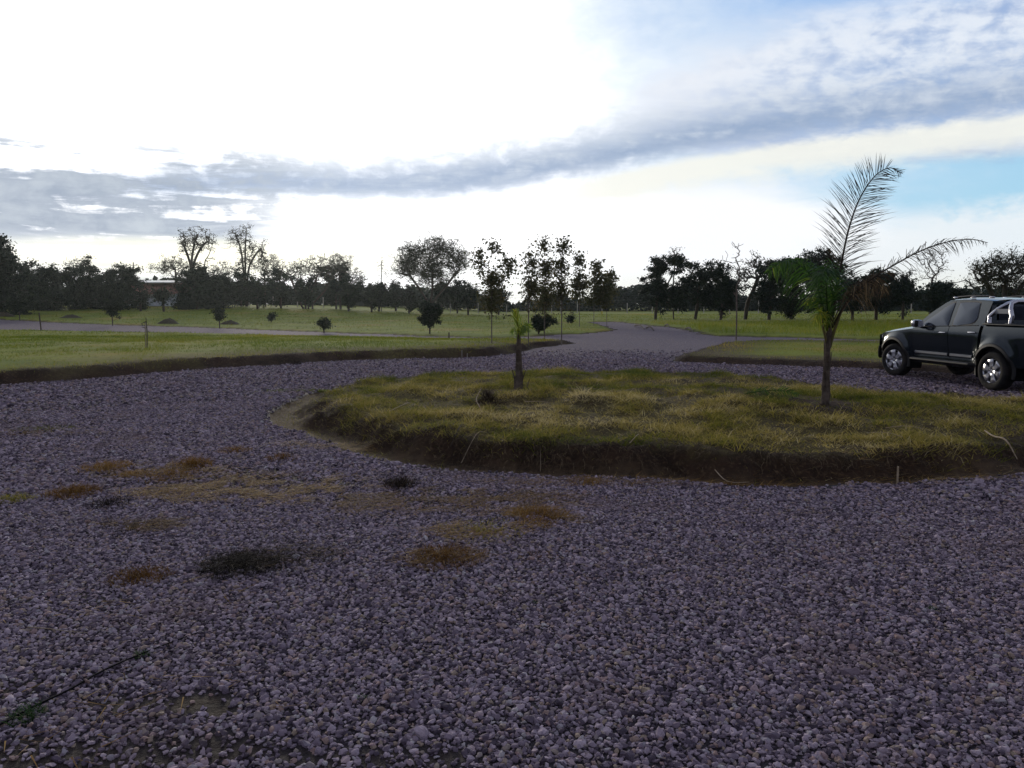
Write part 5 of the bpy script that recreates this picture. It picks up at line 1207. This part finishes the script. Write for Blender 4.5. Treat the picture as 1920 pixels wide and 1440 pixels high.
    def hl(u, v): x = 2.02 + (2.38 - 2.02) * u; z0, z1 = .80 + .05 * (1 - u), .90 + .03 * u; z = z0 + (z1 - z0) * v; return (x, sgn * (side_y(x, z) + .012 - .10 * max(0, u - .7)), z + .02 * (1 - u))
    mb.grid(hl, np.linspace(0, 1, 10), np.linspace(0, 1, 6)); mb.build('headlight', MATS['lamp_glass'], truck)
    MB().box((-2.90, sgn * .83, 1.02), (.05, .13, .38)).build('tail_light', MATS['red_lamp'], truck, bevel=.02)
    # sports bar hoop legs
    r_ = .040; zr = 1.262; yy = .80
    for a, b in (((-1.30, zr), (-1.52, 1.655)), ((-1.84, zr), (-1.62, 1.655))):
        MB().tube([(a[0], sgn * (yy + .02), a[1] + .02), (a[0] + (.01 if a[0] > -1.5 else -.015), sgn * (yy + .01), 1.42), ((a[0] + b[0]) / 2, sgn * (yy - .06), 1.555), (b[0], sgn * (yy - .16), b[1]), (b[0], sgn * .52, b[1] + .045)], r_, 12).build('bar_leg', MATS['chrome'], truck)
        MB().box((a[0], sgn * (yy + .02), zr + .012), (.17, .10, .03)).build('bar_foot', MATS['black_trim'], truck, bevel=.008)
    V = [(x, sgn * (yy - .03 + o), z) for o in (0, .015) for x, z in ((-1.365, 1.47), (-1.40, 1.56), (-1.745, 1.56), (-1.79, 1.47))]
    MB().add(V, [(0, 1, 2, 3), (4, 7, 6, 5), (0, 4, 5, 1), (1, 5, 6, 2), (2, 6, 7, 3), (3, 7, 4, 0)]).build('bar_plate', MATS['brushed_plate'], truck, smooth=False)
for x in (-1.52, -1.62): MB().tube([(x, y, 1.700) for y in (-.53, 0, .53)], .040, 12).build('cross_bar', MATS['chrome'], truck)
# bonnet, windscreen, roof, cab back, bed, nose
mb = MB(); hy = [-1, -.93, -.8, -.6, -.35, 0, .35, .6, .8, .93, 1]
mb.grid(lambda u, v: (u + .06 * (1 - v * v) * (1 if u > 2 else .2), v * (side_y(u, belt(u) - .02) - .006), belt(u) - .022 + .085 * (1 - v ** 4) * min(1, (2.5 - u) / .5) + .018 * math.exp(-((abs(v) - .62) / .14) ** 2)), np.linspace(.90, 2.40, 22), hy)
mb.build('bonnet', TP, truck, sharp=60)
wsb = lambda v: (.86 + .17 * (1 - v * v), v * (cab_y(.86, 1.165) - .004), 1.165 + .03 * (1 - v * v)); wst = lambda v: (.06 + .10 * (1 - v * v), v * (cab_y(.08, 1.70) - .01), 1.700 + .045 * (1 - v * v))
mb = MB(); mb.grid(lambda u, v: tuple(np.array(wsb(v)) * (1 - u) + np.array(wst(v)) * u + np.array([.03, 0, .03]) * math.sin(math.pi * u)), np.linspace(0, 1, 8), np.linspace(-1, 1, 13)); mb.build('windscreen', MATS['car_glass'], truck, sharp=60)
MB().grid(lambda u, v: (.90 + .14 * (1 - v * v) + u * .12, v * .84, 1.145 + .03 * (1 - v * v) + .01 * u), [0, 1], np.linspace(-1, 1, 9)).build('wiper_cowl', MATS['black_trim'], truck)
mb = MB(); mb.grid(lambda u, v: (u + (.10 * (1 - v * v) if u > 0 else 0), v * (cab_y(u, roofz(u) - .05) + .002 - .02 * 0), roofz(u) - .045 + .055 * (1 - v ** 4)), [-1.20, -1.1, -.9, -.6, -.3, -.1, .03, .07], [-1, -.97, -.9, -.75, -.5, 0, .5, .75, .9, .97, 1]); mb.build('roof', TP, truck, sharp=50)
mb = MB(); mb.grid(lambda u, v: (-1.20 - .03 * (1 - u), v * (cab_y(-1.2, 1.235 + (1.70 - 1.235) * u)), .60 + (1.715 - .60) * u), np.linspace(0, 1, 5), np.linspace(-1, 1, 5)); mb.build('cab_back', TP, truck)
MB().box((-1.238, 0, 1.49), (.012, 1.15, .30)).build('rear_window', MATS['car_glass'], truck, smooth=False, bevel=.004)
MB().box((-2.04, 0, .70), (1.64, 1.56, .05)).build('bed_floor', MATS['black_trim'], truck, smooth=False)
for s in (-1, 1):
    MB().box((-2.045, s * .80, .97), (1.64, .035, .56)).build('bed_wall', MATS['black_trim'], truck, smooth=False)
    MB().box((-2.045, s * .855, 1.262), (1.66, .10, .022)).build('bed_rail', MATS['black_trim'], truck, bevel=.006)
MB().box((-1.235, 0, .95), (.03, 1.6, .56)).build('bed_headboard', MATS['black_trim'], truck, smooth=False)
MB().box((-2.885, 0, .97), (.05, 1.56, .56)).build('tailgate', TP, truck, bevel=.015)
MB().box((-2.97, 0, .55), (.16, 1.72, .17)).build('rear_bumper', MATS['chrome'], truck, bevel=.03)
mb = MB(); mb.grid(lambda u, v: (2.30 + .20 * (1 - abs(v) ** 2.6) - .03 * abs(u - .4), v * .80, .36 + .57 * u), np.linspace(0, 1, 8), np.linspace(-1, 1, 17)); mb.build('nose_panel', TP, truck, sharp=60)
mb = MB(); mb.grid(lambda u, v: (2.17 + .34 * (1 - abs(v) ** 3.) + .02 * math.sin(math.pi * u), v * .86, .40 + .26 * u), np.linspace(0, 1, 5), np.linspace(-1, 1, 17)); mb.build('front_bumper', MATS['black_trim'], truck, sharp=60, solid=.03)
for z in (.72, .84): 
    mb = MB(); mb.grid(lambda u, v, z=z: (2.322 + .20 * (1 - abs(v * .8) ** 2.6), v * .62, z - .04 + .075 * u), [0, 1], np.linspace(-1, 1, 11)); mb.build('grille', MATS['black_trim'], truck, solid=.02)
mb = MB(); mb.grid(lambda u, v: (2.34 + .20 * (1 - abs(v * .8) ** 2.6), v * .62, .768 + .022 * u), [0, 1], np.linspace(-1, 1, 11)); mb.build('grille_bar', MATS['chrome'], truck, solid=.015)
MB().box((.1, 0, .45), (4.0, .9, .12)).build('chassis', MATS['well'], truck, smooth=False)
MB().box((0.0, 0, .62), (2.05, 1.62, .20)).build('cab_floor', MATS['well'], truck, smooth=False)
MB().box((1.6, 0, .72), (1.1, 1.0, .3)).build('engine_bay', MATS['well'], truck, smooth=False)
for x in (-AX, AX): MB().tube([(x, -.75, WR), (x, 0, WR - .02), (x, .75, WR)], .06, 8).build('axle', MATS['well'], truck)
# wheels
def wheel(c, sgn, steer=0.):
    root = MB(); prof = [(.235, -.115), (.262, -.128), (.315, -.132), (.352, -.122), (.370, -.100), (.375, -.05), (.375, .05), (.370, .100), (.352, .122), (.315, .132), (.262, .128), (.235, .115)]
    root.lathe(prof, (0, 0, 0), 40); ty = root.build('wheel', MATS['tyre'], truck, sharp=50)
    ty.location = c; ty.rotation_euler = (0, 0, steer + (0 if sgn > 0 else math.pi))
    # outer face looks along +Y in the wheel's own frame
    rim = MB(); rim.lathe([(.238, -.11), (.225, -.10), (.215, .02), (.222, .098), (.236, .110), (.247, .116), (.250, .108)], (0, 0, 0), 40)
    rim.lathe([(0, .060), (.20, .060)], (0, 0, 0), 6)
    r0 = rim.build('rim', MATS['alloy'], ty, sharp=40)
    bk = MB(); bk.lathe([(0.001, .020), (.216, .020)], (0, 0, 0), 30); bk.build('dark_backing', MATS['well'], r0)  # near-black disc put in for the shade behind the spokes
    for k in range(6):
        a = math.pi * 2 * k / 6 + .3; ca, sa = math.cos(a), math.sin(a); V = []
        for r_, w, y in ((.040, .032, .098), (.10, .034, .092), (.165, .046, .094), (.228, .078, .104)):
            for s_, dy in ((-1, -.016), (-.72, 0), (.72, 0), (1, -.016)): V.append((r_ * ca - s_ * w * sa, y + dy, r_ * sa + s_ * w * ca))
        F = [(i * 4 + j, (i + 1) * 4 + j, (i + 1) * 4 + j + 1, i * 4 + j + 1) for i in range(3) for j in range(3)]
        MB().add(V, F).build('spoke', MATS['alloy'], r0, sharp=30, solid=.02)
    hb = MB(); hb.lathe([(.001, .116), (.030, .114), (.040, .104), (.060, .100), (.066, .085)], (0, 0, 0), 20); hb.build('hub_cap', MATS['alloy'], r0)
    rb = MB(); rb.lathe([(.034, .1155), (.045, .1055)], (0, 0, 0), 20); rb.build('cap_ring', MATS['black_trim'], r0)
for v in list(MATS): pass
wheel((AX, .80, WR), 1, R(13)); wheel((AX, -.80, WR), -1, R(13)); wheel((-AX, .80, WR), 1); wheel((-AX, -.80, WR), -1)
TH = R(7.0)
# the left side of the truck stands on the measured wheel marks; centre line 0.8 m to the right of it
cxl = 9.13 + .80 * math.cos(TH); cyl = 16.35 + .80 * math.sin(TH)
zt_ = np.mean([hz(cxl + a * -math.sin(TH) + b * math.cos(TH), cyl + a * math.cos(TH) + b * math.sin(TH)) for a in (-AX, AX) for b in (-.8, .8)])
truck.location = (cxl, cyl, zt_ + .012); truck.rotation_euler = (0, 0, R(90) + TH)

# ------------------------------------------------------------------ a second, dark blue vehicle beyond the pickup
mat('blue_paint', (.012, .016, .038), rough=.25, metal=.3, coat=1.)
car = empty('parked_van', (0, 0, 0)); tag(car, 'dark blue van mostly hidden behind the bed of the pickup', 'van')
BP = MATS['blue_paint']
V = []; W2 = .92
st = [(2.3, .45, .95, .80), (2.2, .40, 1.10, .88), (1.5, .38, 1.22, .92), (1.1, .38, 1.30, .92), (.35, .38, 1.93, .92), (.1, .38, 2.0, .92), (-1.9, .38, 2.02, .92), (-2.3, .38, 1.96, .92), (-2.42, .42, 1.30, .90), (-2.45, .45, .9, .88)]
def sec(x, zb, zt, w):
    top = [(w, zb), (w + .01, .8), (w, min(zt - .02, 1.2))] + [(w - .04 * max(0, zt - 1.2) / .8 * 2, zt - .22 if zt > 1.5 else zt - .015), (w - .10, zt - .07 if zt > 1.5 else zt - .008), (w - .22, zt - .01), (0, zt + .02)]
    return [(x, y, z) for y, z in top] + [(x, -y, z) for y, z in top[::-1][1:]]
xs_ = []; 
for s_ in st: V += sec(*s_)
n = 13; F = [(i * n + j, (i + 1) * n + j, (i + 1) * n + j + 1, i * n + j + 1) for i in range(len(st) - 1) for j in range(n - 1)] + [tuple(range(n)), tuple((len(st) - 1) * n + j for j in range(n))] + [(i * n, i * n + n - 1, (i + 1) * n + n - 1, (i + 1) * n) for i in range(len(st) - 1)]
MB().add(V, F).build('body', BP, car, sharp=50)
for s in (-1, 1):
    for a, b, c, d in ((.95, .15, .10, 1.0), (.0, -.85, 0, 0), (-.95, -1.75, 0, 0)):
        P = [(a if not d else .98, 1.30), (b, 1.30), (b, 1.80), ((a if not d else .42), 1.80)]
        V = [(x, s * (.935 - (.0 if z < 1.4 else .045)), z) for x, z in P] + [(x, s * (.905 - (.0 if z < 1.4 else .045)), z) for x, z in P]
        MB().add(V, [(0, 1, 2, 3), (0, 4, 5, 1), (1, 5, 6, 2), (2, 6, 7, 3), (3, 7, 4, 0)]).build('window', MATS['car_glass'], car, smooth=False)
    for x in (-1.45, 1.45):
        w_ = MB(); w_.lathe([(.0, -.11), (.20, -.115), (.30, -.115), (.335, -.08), (.335, .08), (.30, .115), (.20, .115), (.0, .10)], (0, 0, 0), 28); o = w_.build('wheel', MATS['tyre'], car); o.location = (x, s * .83, .335)
        h_ = MB(); h_.lathe([(.0, .125), (.10, .124), (.19, .118), (.20, .10)], (0, 0, 0), 20); h_.build('rim', MATS['alloy'], o); o.rotation_euler = (0, 0, 0 if s > 0 else math.pi)
V = [(1.16, -.80, 1.34), (1.16, .80, 1.34), (.42, .74, 1.90), (.42, -.74, 1.90)]; MB().add([(x + .02, y, z + .02) for x, y, z in V], [(0, 1, 2, 3)]).build('windscreen', MATS['car_glass'], car, smooth=False, solid=.01)
for s in (-1, 1): MB().box((2.24, s * .68, .86), (.12, .3, .16)).build('headlight', MATS['lamp_glass'], car, bevel=.03)
cx2, cy2 = 14.9, 20.6
car.location = (cx2, cy2, hz(cx2, cy2) + .02); car.rotation_euler = (0, 0, R(115)); car.scale = (1, 1, .93)
# ------------------------------------------------------------------ air
hm = bpy.data.materials.new('air'); hm.use_nodes = True; nt = hm.node_tree; nt.nodes.clear()
o_ = nt.nodes.new('ShaderNodeOutputMaterial'); v_ = nt.nodes.new('ShaderNodeVolumePrincipled')
v_.inputs['Color'].default_value = (.80, .90, .96, 1); v_.inputs['Density'].default_value = .00014; v_.inputs['Anisotropy'].default_value = .72  # forward scatter also stands in for lens glare near the sun
nt.links.new(v_.outputs[0], o_.inputs['Volume'])
mb = MB(); mb.box((0, 0, 9.), (1840, 1840, 24.))
tag(mb.build('haze', hm, None, smooth=False), 'thin evening haze over the fields, standing in for lens glare too', 'haze', kind='stuff')
